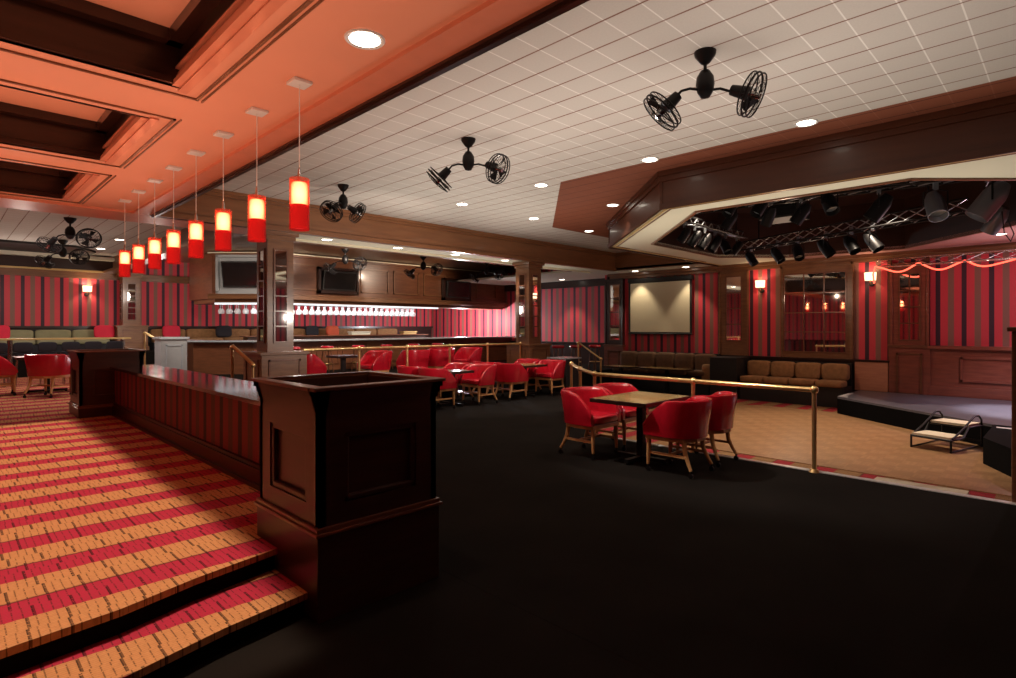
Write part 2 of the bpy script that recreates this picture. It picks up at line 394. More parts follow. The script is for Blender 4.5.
struct('ceiling', MB().prism([(6.62,-5),(7.4,-5),(7.4,4.2),(10,6.9),(14.2,6.9),(14.2,8.1),(9.5,8.13),(6.62,5.5)], ZT, ZT+.1), 'tile_brown', 'brown ceiling tiles beside the stage surround')
struct('ceiling', MB().box((-6,10.5,ZT),(3.9,21.4,ZT+.1)), 'tile')
struct('ceiling', MB().box((3.9,9.7,ZS),(14.2,10.9,ZS+.06)).box((14.2,6.95,ZS),(16.3,10.9,ZS+.06)).box((13.6,10.9,ZS),(16.3,16.4,ZS+.06)), 'cream')
struct('ceiling', MB().box((3.9,10.9,ZT),(16.3,21.4,ZT+.1)), 'wood_mid')
# beams
bm_ = MB().box((2.33,9.7,ZS-.01),(14.25,9.8,ZT)).box((2.33,9.62,ZT-.05),(14.2,9.7,ZT)).box((2.33,9.66,ZT-.1),(14.2,9.7,ZT-.05)).box((2.33,9.66,ZS-.03),(14.2,9.8,ZS+.05))
struct('trim_17', bm_, 'wood_beam', 'wooden beam across the room')
struct('trim_18', MB().box((14.2,6.9,ZS-.01),(14.3,9.8,ZT)).box((14.13,6.9,ZT-.06),(14.2,9.7,ZT)), 'wood_beam')
struct('trim_19', MB().box((-6,10.45,ZS-.02),(3.9,10.55,ZT)).box((3.85,10.45,ZS),(3.95,21.4,ZT)).box((3.95,10.85,ZS-.01),(13.6,10.93,ZT)).box((3.6,10.5,ZS-.02),(3.9,21.4,ZS+.05)), 'wood_mid')
struct('trim_20', MB().box((3.9,10.52,ZS-.035),(14.1,10.56,ZS+.01)), 'cream_trim')
struct('trim_21', MB().prism([(-6,18.9),(2.6,18.9),(3.2,19.9),(3.2,20.9),(-6,20.9)], ZT-.06, ZT-.005), 'black', 'dark recess panel')
struct('trim_22', MB().box((-6,21.0,3.6),(3.9,21.25,3.7)), 'cream')
# stage light surround (octagonal soffit)
OUT = [(7.2,-5),(7.2,4.15),(9.95,6.95),(15.3,6.95)]
INN = [(7.8,1.35),(7.8,3.9),(10.2,6.05),(13.2,6.1),(14.4,4.9),(14.5,2.6),(12.4,.7),(11.4,-.3),(9.5,-.3),(8.7,.45)]
so = bmesh.new()
def strip(mb, a, b, off_in, off_out, z0, z1):
    pass
# build the soffit with a hole: fan quads between outer polygon samples and inner
q = MB()
def quad(*pts): q.prism(list(pts), ZS, ZS+.05)
quad((7.2,-5),(7.8,-5),(7.8,1.35),(7.2,1.35)); quad((7.2,1.35),(7.8,1.35),(7.8,3.9),(7.2,4.15))
quad((7.2,4.15),(7.8,3.9),(10.2,6.05),(9.95,6.95)); quad((9.95,6.95),(10.2,6.05),(13.2,6.1),(13.2,6.95))
quad((13.2,6.95),(13.2,6.1),(14.4,4.9),(15.3,4.9),(15.3,6.95)); 
quad((7.8,-5),(9.5,-5),(9.5,-.3),(8.7,.45),(7.8,1.35)); quad((9.5,-5),(11.4,-5),(11.4,-.3),(9.5,-.3))
struct('ceiling', q, 'cream', 'cream soffit round the stage lights')
q = MB()
quad((15.3,4.9),(14.4,4.9),(14.5,2.6),(15.3,2.6)); quad((15.3,2.6),(14.5,2.6),(12.4,.7),(15.3,.7)); quad((11.4,-5),(15.3,-5),(15.3,.7),(12.4,.7),(11.4,-.3))
struct('ceiling', q, 'pink_ceiling')
def wallstrip(mb, pts, z0, z1, t, closed=False):
    n = len(pts); rng = range(n if closed else n-1)
    for i in rng:
        a = Vector(pts[i]); b = Vector(pts[(i+1) % n]); d = (b-a).normalized(); nn = Vector((-d.y, d.x))
        e = d*abs(t)*.4
        mb.prism([tuple(a-e), tuple(b+e), tuple(b+e+nn*t), tuple(a-e+nn*t)], z0, z1)
    return mb
fs = wallstrip(MB(), OUT, ZS, ZT, -.06)
wallstrip(fs, OUT, ZT-.07, ZT-.0, .06); wallstrip(fs, OUT, ZT-.14, ZT-.07, .03); wallstrip(fs, OUT, ZS-.03, ZS+.05, .03)
struct('trim_23', fs, 'wood_box', 'dark red wood fascia of the stage surround')
struct('trim_24', wallstrip(MB(), [(7.27,-5),(7.27,4.12),(9.98,6.88),(15.3,6.88)], ZS-.012, ZS+.002, -.04), 'gold_trim')
struct('trim_25', wallstrip(wallstrip(MB(), [(7.34,-5),(7.34,4.09),(10.0,6.8),(14.0,6.8)], ZS-.010, ZS+.002, -.025), INN, ZS-.02, ZS+.03, .05, True), 'wood')
struct('trim_26', wallstrip(MB(), INN, ZS, 4.3, .05, True), 'wood_dark')
struct('ceiling', MB().prism(INN, 4.3, 4.36), 'wood_dark')
# ------------------------------------------------------------------ half wall and pedestals
struct('wall_partition', MB().box((1.86,3.6,P-.2),(2.3,10.2,.95)), 'paper_half_shaded', 'low striped partition wall')
struct('trim_27', MB().box((1.79,3.6,.95),(2.38,10.2,.985)), 'leather_dark', 'glossy top of the low partition')
bpy.data.objects['trim_27'].data.materials[0] = plain('gloss_top', (.06,.014,.014), .07, coat=.6, var=.1)
struct('baseboard_west', MB().box((1.82,3.6,P-.2),(1.86,10.2,.42)).box((1.805,3.6,P-.2),(1.86,10.2,.30)).box((1.835,3.6,.42),(1.86,10.2,.45)), 'wood_dark')
def pedestal(x, y, z0, label, ht=1.25):
    t = thing('planter_pedestal', label, 'pedestal', (x+.39, y+.39, z0))
    s = .78
    pl = .487 if z0 < .1 else z0+.16
    def bx(m, i, za, zb): return m.box((x-i, y-i, za), (x+s+i, y+s+i, zb))
    bx(MB(), .015, z0, pl-.03).build('plinth', 'wood_ped', t, bevel=.006)
    mm = bx(MB(), .03, pl-.03, pl-.012); bx(mm, .018, pl-.012, pl+.012); mm.build('plinth_moulding', 'wood', t, bevel=.004)
    # body of frames: stiles and recessed panel
    zb, zt = pl, ht-.14
    b = MB()
    bx(b, -.035, zb, zt)
    a, w_ = .15, s-.15
    for (u0,u1,v0,v1) in ((0,a,zb,zt),(w_,s,zb,zt),(a,w_,zb,zb+.12),(a,w_,zt-.12,zt)):
        b.box((x+u0,y-.0,v0),(x+u1,y+.04,v1)); b.box((x+u0,y+s-.04,v0),(x+u1,y+s,v1))
        b.box((x,y+u0,v0),(x+.04,y+u1,v1)); b.box((x+s-.04,y+u0,v0),(x+s,y+u1,v1))
    b.build('body', 'wood_ped', t)
    for side in range(4):
        f = MB(); c0, c1, d0, d1 = a+.0, w_-.0, zb+.12, zt-.12; k = .035
        for (u0,u1,v0,v1) in ((c0,c0+k,d0,d1),(c1-k,c1,d0,d1),(c0,c1,d0,d0+k),(c0,c1,d1-k,d1)):
            if side == 0: f.box((x+u0,y+.008,v0),(x+u1,y+.04,v1))
            if side == 1: f.box((x+u0,y+s-.04,v0),(x+u1,y+s-.008,v1))
            if side == 2: f.box((x+.008,y+u0,v0),(x+.04,y+u1,v1))
            if side == 3: f.box((x+s-.04,y+u0,v0),(x+s-.008,y+u1,v1))
        f.build('panel_frame', 'wood_ped', t, bevel=.008)
    cr = MB()
    for i, (e, za, zb2) in enumerate(((.0,ht-.14,ht-.115),(.008,ht-.115,ht-.085),(.018,ht-.085,ht-.05),(.03,ht-.05,ht-.02))): 
        cr.box((x-e,y-e,za),(x+s+e,y+.05,zb2)).box((x-e,y+s-.05,za),(x+s+e,y+s+e,zb2)).box((x-e,y-e,za),(x+.05,y+s+e,zb2)).box((x+s-.05,y-e,za),(x+s+e,y+s+e,zb2))
    cr.build('crown', 'wood_ped', t)
    rm = MB(); e = .045
    rm.box((x-e,y-e,ht-.02),(x+s+e,y+.03,ht)).box((x-e,y+s-.03,ht-.02),(x+s+e,y+s+e,ht)).box((x-e,y+.03,ht-.02),(x+.03,y+s-.03,ht)).box((x+s-.03,y+.03,ht-.02),(x+s+e,y+s-.03,ht))
    rm.build('rim', 'wood', t, bevel=.004)
    return t
pedestal(1.43, 2.85, 0, 'large dark wood planter pedestal in the foreground at the end of the steps')
pedestal(1.43, 10.1, P, 'small distant wood pedestal at the far end of the low striped partition', 1.22)
# ------------------------------------------------------------------ columns
def framed_mirror(parent, face, c0, c1, z0, z1, pos, nc, nr, d=.02, mat='wood'):
    """mirror with muntins lying in a plane; face 'x-' plane at x=pos facing -x, 'y-' plane at y=pos facing -y; c along the other axis"""
    def bxx(m, a, b, za, zb, t0, t1):
        if face == 'x-': m.box((pos-t1, a, za), (pos-t0, b, zb))
        else: m.box((a, pos-t1, za), (b, pos-t0, zb))
        return m
    bxx(MB(), c0, c1, z0, z1, 0, .004).build('mirror_glass', 'mirror', parent)
    m = MB()
    for i in range(1, nc): x = c0+(c1-c0)*i/nc; bxx(m, x-.012, x+.012, z0, z1, 0, d)
    for i in range(1, nr): z = z0+(z1-z0)*i/nr; bxx(m, c0, c1, z-.012, z+.012, 0, d)
    for (a,b,za,zb) in ((c0-.03,c0,z0-.03,z1+.03),(c1,c1+.03,z0-.03,z1+.03),(c0,c1,z0-.03,z0),(c0,c1,z1,z1+.03)): bxx(m, a, b, za, zb, 0, d)
    m.build('muntins', mat, parent)
def column(x, y, z0, label, base_top=1.14, base_w=.8, ws='wood_mid'):
    t = thing('mirrored_column', label, 'column', (x, y, z0))
    h = .23; b = base_w/2
    m = MB().box((x-b,y-b,z0),(x+b,y+b,base_top-.05)).box((x-b-.03,y-b-.03,z0),(x+b+.03,y+b+.03,z0+.12))
    m.box((x-b-.03,y-b-.03,base_top-.05),(x+b+.03,y+b+.03,base_top))
    m.build('base', ws, t, bevel=.006)
    f = MB(); k=.03
    for (u0,u1,v0,v1) in ((-b+.12,b-.12,z0+.22,z0+.22+k),(-b+.12,b-.12,base_top-.16,base_top-.16+k),(-b+.12,-b+.12+k,z0+.22,base_top-.13),(b-.12-k,b-.12,z0+.22,base_top-.13)):
        f.box((x+u0,y-b-.015,v0),(x+u1,y-b,v1)); f.box((x-b-.015,y+u0,v0),(x-b,y+u1,v1))
    f.build('base_panel_frame', 'wood', t)
    MB().box((x-h,y-h,base_top),(x+h,y+h,3.12)).build('shaft', ws, t)
    MB().box((x-h-.03,y-h-.03,3.08),(x+h+.03,y+h+.03,3.16)).box((x-h-.07,y-h-.07,3.16),(x+h+.07,y+h+.07,3.24)).build('capital', ws, t, bevel=.005)
    framed_mirror(t, 'y-', x-.10, x+.10, base_top+.18, 2.9, y-h, 1, 6)
    framed_mirror(t, 'x-', y-.10, y+.10, base_top+.18, 2.9, x-h, 1, 6)
    return t
column(4.23, 10.07, P, 'wooden column with mirror strips left of centre, at the left end of the brass rail')
column(10.82, 10.07, P, 'wooden column with mirror strips near the middle, at the right end of the brass rail', ws='wood_mid')
column(4.23, 20.9, .85, 'far left wooden column with mirror strips on the back wall', 1.62)
# ------------------------------------------------------------------ east wall pilasters and mirrors
def wall_pilaster(name, y0, y1, z0, z1, xw, label, gy, gz, nc, nr, base=None, mat='wood_mid'):
    t = thing(name, label, 'pilaster' if 'pilaster' in name else 'mirror', (xw, (y0+y1)/2, z0))
    MB().box((xw-.08,y0,z0),(xw,y1,z1)).build('frame', mat, t)
    m = MB()
    for (a,b,c,d_) in ((y0,y0+.05,z0,z1),(y1-.05,y1,z0,z1),(y0,y1,z1-.07,z1)): m.box((xw-.11,a,c),(xw-.08,b,d_))
    m.build('moulding', mat, t, bevel=.005)
    framed_mirror(t, 'x-', gy[0], gy[1], gz[0], gz[1], xw-.08, nc, nr)
    if base:
        MB().box((xw-.12,y0-.02,base[0]),(xw,y1+.02,base[1])).build('base', 'wood_red', t)
        f = MB(); k=.035; a,b = y0+.12, y1-.12; c,d_ = base[0]+.35, base[1]-.15
        for (u0,u1,v0,v1) in ((a,b,c,c+k),(a,b,d_-k,d_),(a,a+k,c,d_),(b-k,b,c,d_)): f.box((xw-.145,u0,v0),(xw-.12,u1,v1))
        f.build('base_panel_frame', 'wood', t)
        MB().box((xw-.16,y0-.04,base[1]-.03),(xw,y1+.04,base[1]+.03)).build('base_cap', 'wood', t); MB().box((xw-.16,y0-.04,base[0]),(xw,y1+.04,base[0]+.22)).build('base_skirting', 'wood', t)
    return t
wall_pilaster('wall_mirror', 3.74, 5.37, .8, 3.12, 15.3, 'large twelve-pane mirror in wooden frame above the brown banquette', (3.9,5.28), (.97,2.88), 3, 4)
wall_pilaster('mirrored_pilaster', 6.2, 7.0, .72, 3.1, 15.3, 'wooden pilaster with narrow four-pane mirror between screen and wall lamp', (6.39,6.78), (1.22,2.92), 1, 4)
wall_pilaster('mirrored_pilaster', 2.28, 3.0, 1.14, 3.0, 15.3, 'wooden pilaster with mirror beside the stage, standing on a panelled base', (2.46,2.82), (1.29,2.74), 2, 4, (DF,1.14), 'wood_red')
wall_pilaster('mirrored_pilaster', 10.1, 10.78, .98, 3.1, 15.3, 'dark pilaster with narrow mirror left of the projection screen', (10.25,10.58), (1.18,2.9), 1, 4, (P-.5,.98), 'wood_dark')
tag(MB().box((15.2,3.04,.1),(15.26,3.7,.76)).build('wall_panel','copper_panel',origin=(15.25,3.4,.1)), 'copper brown wall panel between the banquette and stage pilaster', 'panel')
# stage
st = thing('stage', 'low black stage in the right corner with reflective top', 'stage', (13.4,0,DF))
SP = [(15.12,3.6),(13.45,3.6),(11.5,1.2),(11.25,.92),(11.25,-4.9),(15.12,-4.9)]
MB().prism(SP, .06, .10).build('deck', 'stage_top', st)
MB().prism(SP, DF, .06).build('skirt', 'black_cloth_and_shade', st)
MB().box((13.5,3.5,.1),(14.3,3.6,.104)).box((13.48,3.42,.1),(13.56,3.6,.104)).build('edge_tape', 'white_metal', st)
sx = thing('stage_block', 'black draped stage extension block beside the dark wood post', 'stage', (10.4,-1,DF))
SB = [(11.2,.9),(9.9,.9),(9.08,.5),(9.08,-3),(11.2,-3)]
MB().prism(SB, .05, .09).build('deck', 'black_cloth_and_shade', sx); MB().prism(SB, DF, .05).build('skirt', 'black_cloth_and_shade', sx)
MB().box((10.98,.55,.09),(11.08,.85,.094)).build('edge_tape', 'white_metal', sx)
# folding stage steps
ls = thing('folding_steps', 'small black folding steps with beige treads and looped handrails against the stage', 'steps', (10.88,1.42,DF), -.28)
def loc(mb, name, mat, **k):
    o = mb.build(name, mat, **k); o.parent = ls; return o
loc(MB().box((-.47,-.25,.20),(-.06,.25,.235)), 'tread', 'tread_beige'); loc(MB().box((.08,-.25,.345),(.47,.25,.38)), 'tread', 'tread_beige')
fr = MB()
for s in (-1,1):
    y = s*.26
    fr.tube([(-.47,y,.0),(-.47,y,.19),(-.1,y,.19),(.06,y,.335),(.48,y,.335),(.48,y,.0)], .016)
    fr.tube([(-.45,y,.02),(.45,y,.04)], .012)
fr.tube([(-.47,-.26,.19),(-.47,.26,.19)], .016).tube([(.1,-.26,.335),(.1,.26,.335)], .016).tube([(.48,-.26,.1),(.48,.26,.1)], .016)
loc(fr, 'frame', 'black_metal', smooth=True)
for s in (-1,1):
    y = s*.26
    loc(MB().tube([(-.42,y,.21),(-.1,y,.33),(.12,y,.44),(.26,y,.50),(.38,y,.49),(.46,y,.43),(.48,y,.34)], .014), 'handrail', 'black_metal', smooth=True)
loc(MB().box((-.42,-.22,.001),(-.2,.24,.012)), 'foot_plate', 'tread_beige')
# grate tread
tag(MB().box((6.8,.8,DF),(7.58,1.62,-.135)).build('dance_floor_step','tread_beige',origin=(7.2,1.2,DF)), 'pale ribbed step just below the metal carpet edge at lower right', 'step')
# dark wood post at the right frame edge
rp = thing('newel_post', 'tall dark red wood post at the right edge, ending the brass rail', 'post', (7.0,.2,0))
MB().box((6.78,-.1,DF),(7.35,.42,1.53)).build('body', 'wood', rp, bevel=.008); MB().box((6.75,-.13,1.53),(7.38,.45,1.57)).build('cap', 'wood', rp, bevel=.006)
MB().box((6.772,.14,1.0),(6.78,.34,1.45)).build('mirror_glass', 'steel', rp)
# ------------------------------------------------------------------ brass rails
def rail(label, pts, posts, z0s, r=.028, name='brass_rail', hang=None, mat='brass'):
    t = thing(name, label, 'railing', (pts[0][0], pts[0][1], z0s[0]))
    MB().tube(pts, r, 12).build('handrail', mat, t, smooth=True)
    for (p, z0) in zip(posts, z0s):
        po = MB().cone((p[0],p[1],z0),(p[0],p[1],p[2]), .024, n=12).build('post', mat, t, smooth=True)
        MB().sphere((p[0],p[1],p[2]), .045, n=14).build('knuckle', mat, po, smooth=True)
        MB().cone((p[0],p[1],z0),(p[0],p[1],z0+.03), .055, .04, n=14).build('foot', mat, po, smooth=True)
    return t
rail('long polished brass rail edging the dance floor behind the nearest table', [(6.71,2.02,.89),(6.71,4.94,.89),(7.33,5.68,.89),(8.25,6.6,.89)], [(6.71,2.02,.89),(6.71,3.42,.89),(6.71,4.94,.89),(7.33,5.68,.89),(8.25,6.6,.89)], [0]*5)
bx_ = [4.75,5.83,6.96,8.1,9.26,10.39]
rail('brass rail along the raised bar level between the two mirrored columns', [(4.7,9.95,1.15),(10.42,9.95,1.15)], [(a,9.95,1.15) for a in bx_[1:]], [P]*5, .024)
rail('short sloping brass handrail beside the left mirrored column', [(3.55,10.2,1.25),(3.72,9.75,.95)], [(3.55,10.2,1.22),(3.72,9.75,.93)], [P,0], .03)
rail('distant sloping brass handrail near the dark pilaster and bar stools', [(12.75,9.95,1.14),(12.5,9.0,.72)], [(12.75,9.95,1.12),(12.5,9.0,.72)], [P,DF], .022)
rail('distant pale brass handrail behind the small far pedestal', [(3.9,17.6,1.42),(4.12,16.7,1.15)], [(3.9,17.6,1.4),(4.12,16.7,1.13)], [P,P], .03)
# ------------------------------------------------------------------ tub chairs
def tub_chair():
    t = thing('tub_chair', '', 'chair')
    # shell (local: faces +y; back at -y)
    n = 44; pts = []; F = []
    def outline(s, off):   # s in [-1,1]
        a = abs(s); sg = 1 if s > 0 else -1
        if a > .55:
            f = (a-.55)/.45; return (sg*(.30+off), -.02+f*.27)
        th = a/.55*PI/2
        return (sg*(.30+off)*math.sin(th)**.9 if a > 0 else 0, -.02-(.28+off)*math.cos(th)**.9)
    for i in range(n+1):
        s = -1+2*i/n; a = abs(s)
        top = .80 if a < .45 else .80-.27*min(1,((a-.45)/.55))**1.7
        fl = .025
        for (off, z) in ((-.0,.40),(.012,.52),(.022,top-.04),(.015,top-.008),(-.01,top),(-.035,top-.012),(-.045,top-.05),(-.05,.50),(-.05,.40)):
            x, y = outline(s, off+ (fl if z > .6 and a < .55 else 0)*(1 if z>.6 else 0)); pts.append((x, y, z))
    k = 9
    for i in range(n): F += [(i*k+j, i*k+(j+1)%k, (i+1)*k+(j+1)%k, (i+1)*k+j) for j in range(k)]
    F += [tuple(range(k)), tuple(range(n*k, n*k+k))[::-1]]
    MB()._add(pts, F).build('shell', 'leather', t, smooth=True)
    MB().pillow((0,.02,.46), .255, .27, .05, e=.35).build('seat', 'leather', t, smooth=True)
    MB().prism([(-.27,.25),(.27,.25),(.285,0),(.24,-.18),(.1,-.27),(-.1,-.27),(-.24,-.18),(-.285,0)], .355, .405).build('apron', 'chair_wood', t, bevel=.006)
    for (sx_, sy_) in ((-1,1),(1,1),(-1,-1),(1,-1)):
        if sy_ > 0: path = [(sx_*.235,.22,.38),(sx_*.237,.225,.2),(sx_*.24,.23,.075)]
        else: path = [(sx_*.20,-.17,.38),(sx_*.205,-.19,.24),(sx_*.22,-.235,.14),(sx_*.235,-.27,.075)]
        l = MB().tube(path, [.027,.023,.017] if sy_ > 0 else [.028,.024,.02,.017], 8).build('leg', 'chair_wood', t, smooth=True)
        e = path[-1]
        MB().cone((e[0],e[1],.075),(e[0],e[1],.05),.015,.01,n=8).cone((e[0]-.012,e[1],.026),(e[0]+.012,e[1],.026),.026,n=14).build('caster', 'black_metal', l, smooth=True)
    MB().box((-.235,-.012,.19),(-.205,.22,.215)).box((-.235,-.2,.19),(-.205,0,.215)).box((.205,-.2,.19),(.235,.22,.215)).box((-.21,-.02,.19),(.21,.01,.215)).build('stretcher', 'chair_wood', t)
    return t
tub0 = tub_chair(); used = [False]
def chair(x, y, rz, z, label, group):
    if not used[0]:
        used[0] = True; tub0.location = (x,y,z); tub0.rotation_euler = (0,0,rz); tub0['label'] = label; tub0['group'] = group; return tub0
    return dup(tub0, (x,y,z), rz, label, group)
E_, W_, N_, S_ = -PI/2, PI/2, 0, PI
G1 = 'red tub chairs at the nearest table'
chair(5.70,4.27,S_,0,'red leather tub chair at front left of the nearest table, seat facing right',G1)
chair(6.40,4.30,S_,0,'red leather tub chair behind the nearest table, partly hidden by its neighbour',G1)
chair(5.74,3.10,N_,0,'red leather tub chair nearest the camera, back towards us at the card table',G1)
chair(6.42,3.12,N_,0,'red leather tub chair right of the nearest table beside the brass rail post',G1)
G2 = 'red tub chairs on the lower floor in front of the brass rail'
chair(6.78,8.72,E_,0,'red tub chair just right of the foreground pedestal corner',G2)
chair(6.78,9.42,E_,0,'red tub chair behind the pedestal rim, second from the corner',G2)
chair(7.85,8.68,W_,0,'red tub chair facing left at the left middle table',G2)
chair(7.82,9.38,W_,0,'red tub chair behind the one facing left at the left middle table',G2)
chair(8.80,8.72,E_,0,'red tub chair with back to the camera left of the wood topped middle table',G2)
chair(8.78,9.42,E_,0,'red tub chair hidden behind the back-turned chair of the middle row',G2)
chair(10.05,8.66,W_,0,'red tub chair at far right of the middle row, facing left',G2)
chair(9.98,9.36,W_,0,'red tub chair at the back of the right middle table by the column',G2)
G3 = 'red tub chairs behind the brass rail'
chair(5.15,10.75,E_,P,'red tub chair behind the rail next to the left mirrored column',G3)
chair(6.6,10.6,W_,P,'red tub chair behind the rail facing left, at the left rail table',G3)
chair(7.6,10.6,N_,P,'red tub chair behind the rail, left one of a pair with backs to us',G3)
chair(8.32,10.6,N_,P,'red tub chair behind the rail, right one of a pair with backs to us',G3)
chair(9.25,11.75,W_+.3,P,'red tub chair behind the rail, tucked behind the pale table',G3)
chair(9.35,10.75,W_,P,'red tub chair behind the rail, last one before the right column',G3)
G4 = 'red tub chairs on the striped carpet at far left'
chair(1.48,13.7,N_-.75,P,'dark red tub chair on striped carpet with its back to us at far left',G4)
chair(.80,14.5,E_-.0,P,'dark red tub chair cut by the left frame edge',G4)
chair(2.3,14.5,W_,P,'dark red tub chair half hidden behind the small far pedestal',G4)
# ------------------------------------------------------------------ tables
def table(x, y, z, w, d, h, label, rz=0, top='table_wood', base='cross'):
    t = thing('card_table', label, 'table', (x,y,z), rz)
    def B(m, n, mt, **k): o = m.build(n, mt, **k); o.parent = t; return o
    B(MB().box((-w/2+.02,-d/2+.02,h-.03),(w/2-.02,d/2-.02,h+.001)), 'tabletop', top)
    B(MB().box((-w/2,-d/2,h-.045),(w/2,-d/2+.03,h)).box((-w/2,d/2-.03,h-.045),(w/2,d/2,h)).box((-w/2,-d/2,h-.045),(-w/2+.03,d/2,h)).box((w/2-.03,-d/2,h-.045),(w/2,d/2,h)), 'edge_band', 'wood_dark', bevel=.004)
    B(MB().box((-.04,-.04,.04),(.04,.04,h-.04)), 'pedestal_column', 'black_metal')
    B(MB().box((-.32,-.03,.02),(.32,.03,.06)).box((-.03,-.32,.02),(.03,.32,.06)).cone((.3,0,0),(.3,0,.03),.02).cone((-.3,0,0),(-.3,0,.03),.02).cone((0,.3,0),(0,.3,.03),.02).cone((0,-.3,0),(0,-.3,.03),.02), 'cross_base', 'black_metal')
    return t
table(5.86,3.64,0,1.02,.74,.745,'wood topped card table with dark edge, nearest the camera')
table(7.28,8.85,0,.62,.62,.70,'pale topped small table between the left middle row chairs', top='steel')
table(9.42,8.9,0,.75,.75,.72,'wood topped table between the right middle row chairs')
table(5.9,10.7,P,.5,.5,.72,'small dark table behind the brass rail near the left column', top='steel')
table(8.5,11.7,P,.6,.6,.72,'pale table behind the brass rail in the middle', top='steel')
table(1.55,14.6,P,1.0,.9,.72,'table with a dark red top between the tub chairs at far left', top='leather_dark')
table(13.9,9.3,DF,.6,.9,.72,'low brass edged table before the sofa under the screen, left one', top='table_wood')
table(14.0,7.9,DF,.6,1.3,.72,'longer brass edged table before the sofa under the screen, right one', top='table_wood')
cb = thing('side_cabinet','small black cabinet with grey top behind the chair at far right of the middle row','cabinet',(10.8,8.85,0))
MB().box((10.6,8.65,0),(11.1,9.15,.80)).build('body','black',cb,bevel=.01); MB().box((10.55,8.6,.80),(11.15,9.2,.83)).build('worktop','grey_counter',cb)
# ------------------------------------------------------------------ stools
def stool():
    t = thing('bar_stool','','stool')
    MB().lathe([(0.001,.68),(.17,.68),(.19,.70),(.19,.735),(.165,.76),(.001,.765)],20).build('seat','leather',t,smooth=True)
    for k in range(4):
        a = PI/4+k*PI/2; MB().tube([(.11*math.cos(a),.11*math.sin(a),.69),(.19*math.cos(a),.19*math.sin(a),0)],.017,8).build('leg','wood',t,smooth=True)
    MB().tube([(.165*math.cos(2*PI*i/16),.165*math.sin(2*PI*i/16),.25) for i in range(16)],.01,8,closed=True).build('footring','brass',t,smooth=True)
    return t
s0 = stool(); first = True
SL = [(6.9,'first red stool along the bar counter from the left column'),(7.9,'second red stool along the bar counter from the left column'),(8.9,'third red stool along the bar counter, mid counter'),(9.9,'fourth red stool along the bar counter'),(10.9,'fifth red stool along the bar counter'),(11.9,'last red stool along the bar counter, near its right end')]
for i,(x,l) in enumerate(SL):
    if i == 0: s0.location = (x,15.25,P); s0['label']=l; s0['group']='red stools along the bar counter'
    else: dup(s0,(x,15.25,P),0,l,'red stools along the bar counter')
for (x,y,l) in ((13.0,10.9,'red round stool nearest the right column, before the far striped wall'),(13.65,10.75,'middle red round stool before the far striped wall'),(14.2,10.45,'red round stool closest to the dark pilaster')):
    dup(s0,(x,y,P),0,l,'red stools by the far striped wall')
# ------------------------------------------------------------------ banquettes
def banquette(x0, x1, y0, y1, zf, seat_h, back_h, n, label, mat='suede', wall='x', div='black'):
    t = thing('banquette', label, 'sofa', ((x0+x1)/2,(y0+y1)/2,zf))
    if wall == 'x':     # along y, back towards +x
        MB().box((x0+.05,y0,zf),(x1,y1,zf+seat_h-.14)).build('base', div, t)
        L = (y1-y0)/n
        for i in range(n):
            MB().pillow(((x0+x1-.25)/2, y0+L*(i+.5), zf+seat_h-.07), (x1-x0-.2)/2, L/2*.99, .075, e=.3).build('seat_cushion', mat, t, smooth=True)
            MB().pillow((x1-.13, y0+L*(i+.5), zf+(seat_h+back_h)/2), .12, L/2*.98, (back_h-seat_h)/2+.02, e=.35).build('back_cushion', mat, t, smooth=True)
        MB().box((x1,y0,zf),(x1+.12,y1,zf+back_h+.02)).build('back_panel', div, t)
    else:               # along x, back towards +y
        MB().box((x0,y0+.05,zf),(x1,y1,zf+seat_h-.14)).build('base', div, t)
        L = (x1-x0)/n
        for i in range(n):
            MB().pillow((x0+L*(i+.5),(y0+y1-.2)/2, zf+seat_h-.07), L/2*.99, (y1-y0-.2)/2, .075, e=.3).build('seat_cushion', mat, t, smooth=True)
            MB().pillow((x0+L*(i+.5), y1-.12, zf+(seat_h+back_h)/2), L/2*.98, .11, (back_h-seat_h)/2+.02, e=.35).build('back_cushion', mat, t, smooth=True)
        MB().box((x0,y1,zf),(x1,y1+.1,zf+back_h+.02)).build('back_panel', div, t)
    return t
banquette(14.4,15.1,3.75,6.1,DF,.60,.96,4,'brown suede banquette with four cushions under the large mirror')
banquette(14.45,15.1,6.95,10.0,DF,.66,1.08,5,'dark brown suede banquette under the projection screen','suede_dark')
tag(MB().box((14.35,6.14,DF),(15.2,6.85,.78)).build('divider_block','black',bevel=.01,origin=(14.8,6.5,DF)), 'black divider block between the two brown banquettes', 'divider')
tag(MB().pillow((14.55,7.0,.3),.12,.14,.28).build('sofa_arm','suede',smooth=True,origin=(14.55,7.0,0)), 'rounded brown arm bolster at the right end of the sofa under the screen', 'bolster')
banquette(-1.5,3.66,20.5,21.2,.85,.36,.62,6,'olive banquette along the back wall at far left','olive','y','dark_cloth')
banquette(4.8,14.2,20.5,21.2,.85,.36,.64,9,'long tan banquette along the back wall behind the bar','suede','y','dark_cloth')
for (x,mt,l) in ((3.55,'red_cloth','red square pillow at right end of the olive banquette'),(1.15,'red_cloth','red square pillow at the left frame edge on the olive banquette'),(5.35,'red_cloth','small red pillow at the left end of the long tan banquette'),
                 (6.95,'dark_cloth','black square pillow left of the first column on the back banquette'),(8.6,'orange_cloth','orange square pillow on the back banquette just right of the column'),
                 (10.15,'dark_cloth','black square pillow on the back banquette between orange pillows'),(11.0,'orange_cloth','dull orange pillow further right on the back banquette')):
    tag(MB().pillow((0,0,0),.26,.07,.20,Matrix.Translation((x,20.78,1.42)) @ Matrix.Rotation(-.2,4,'X')).build('throw_pillow',mt,smooth=True,origin=(x,20.78,1.2)),l,'pillow','pillows on the back wall banquettes')
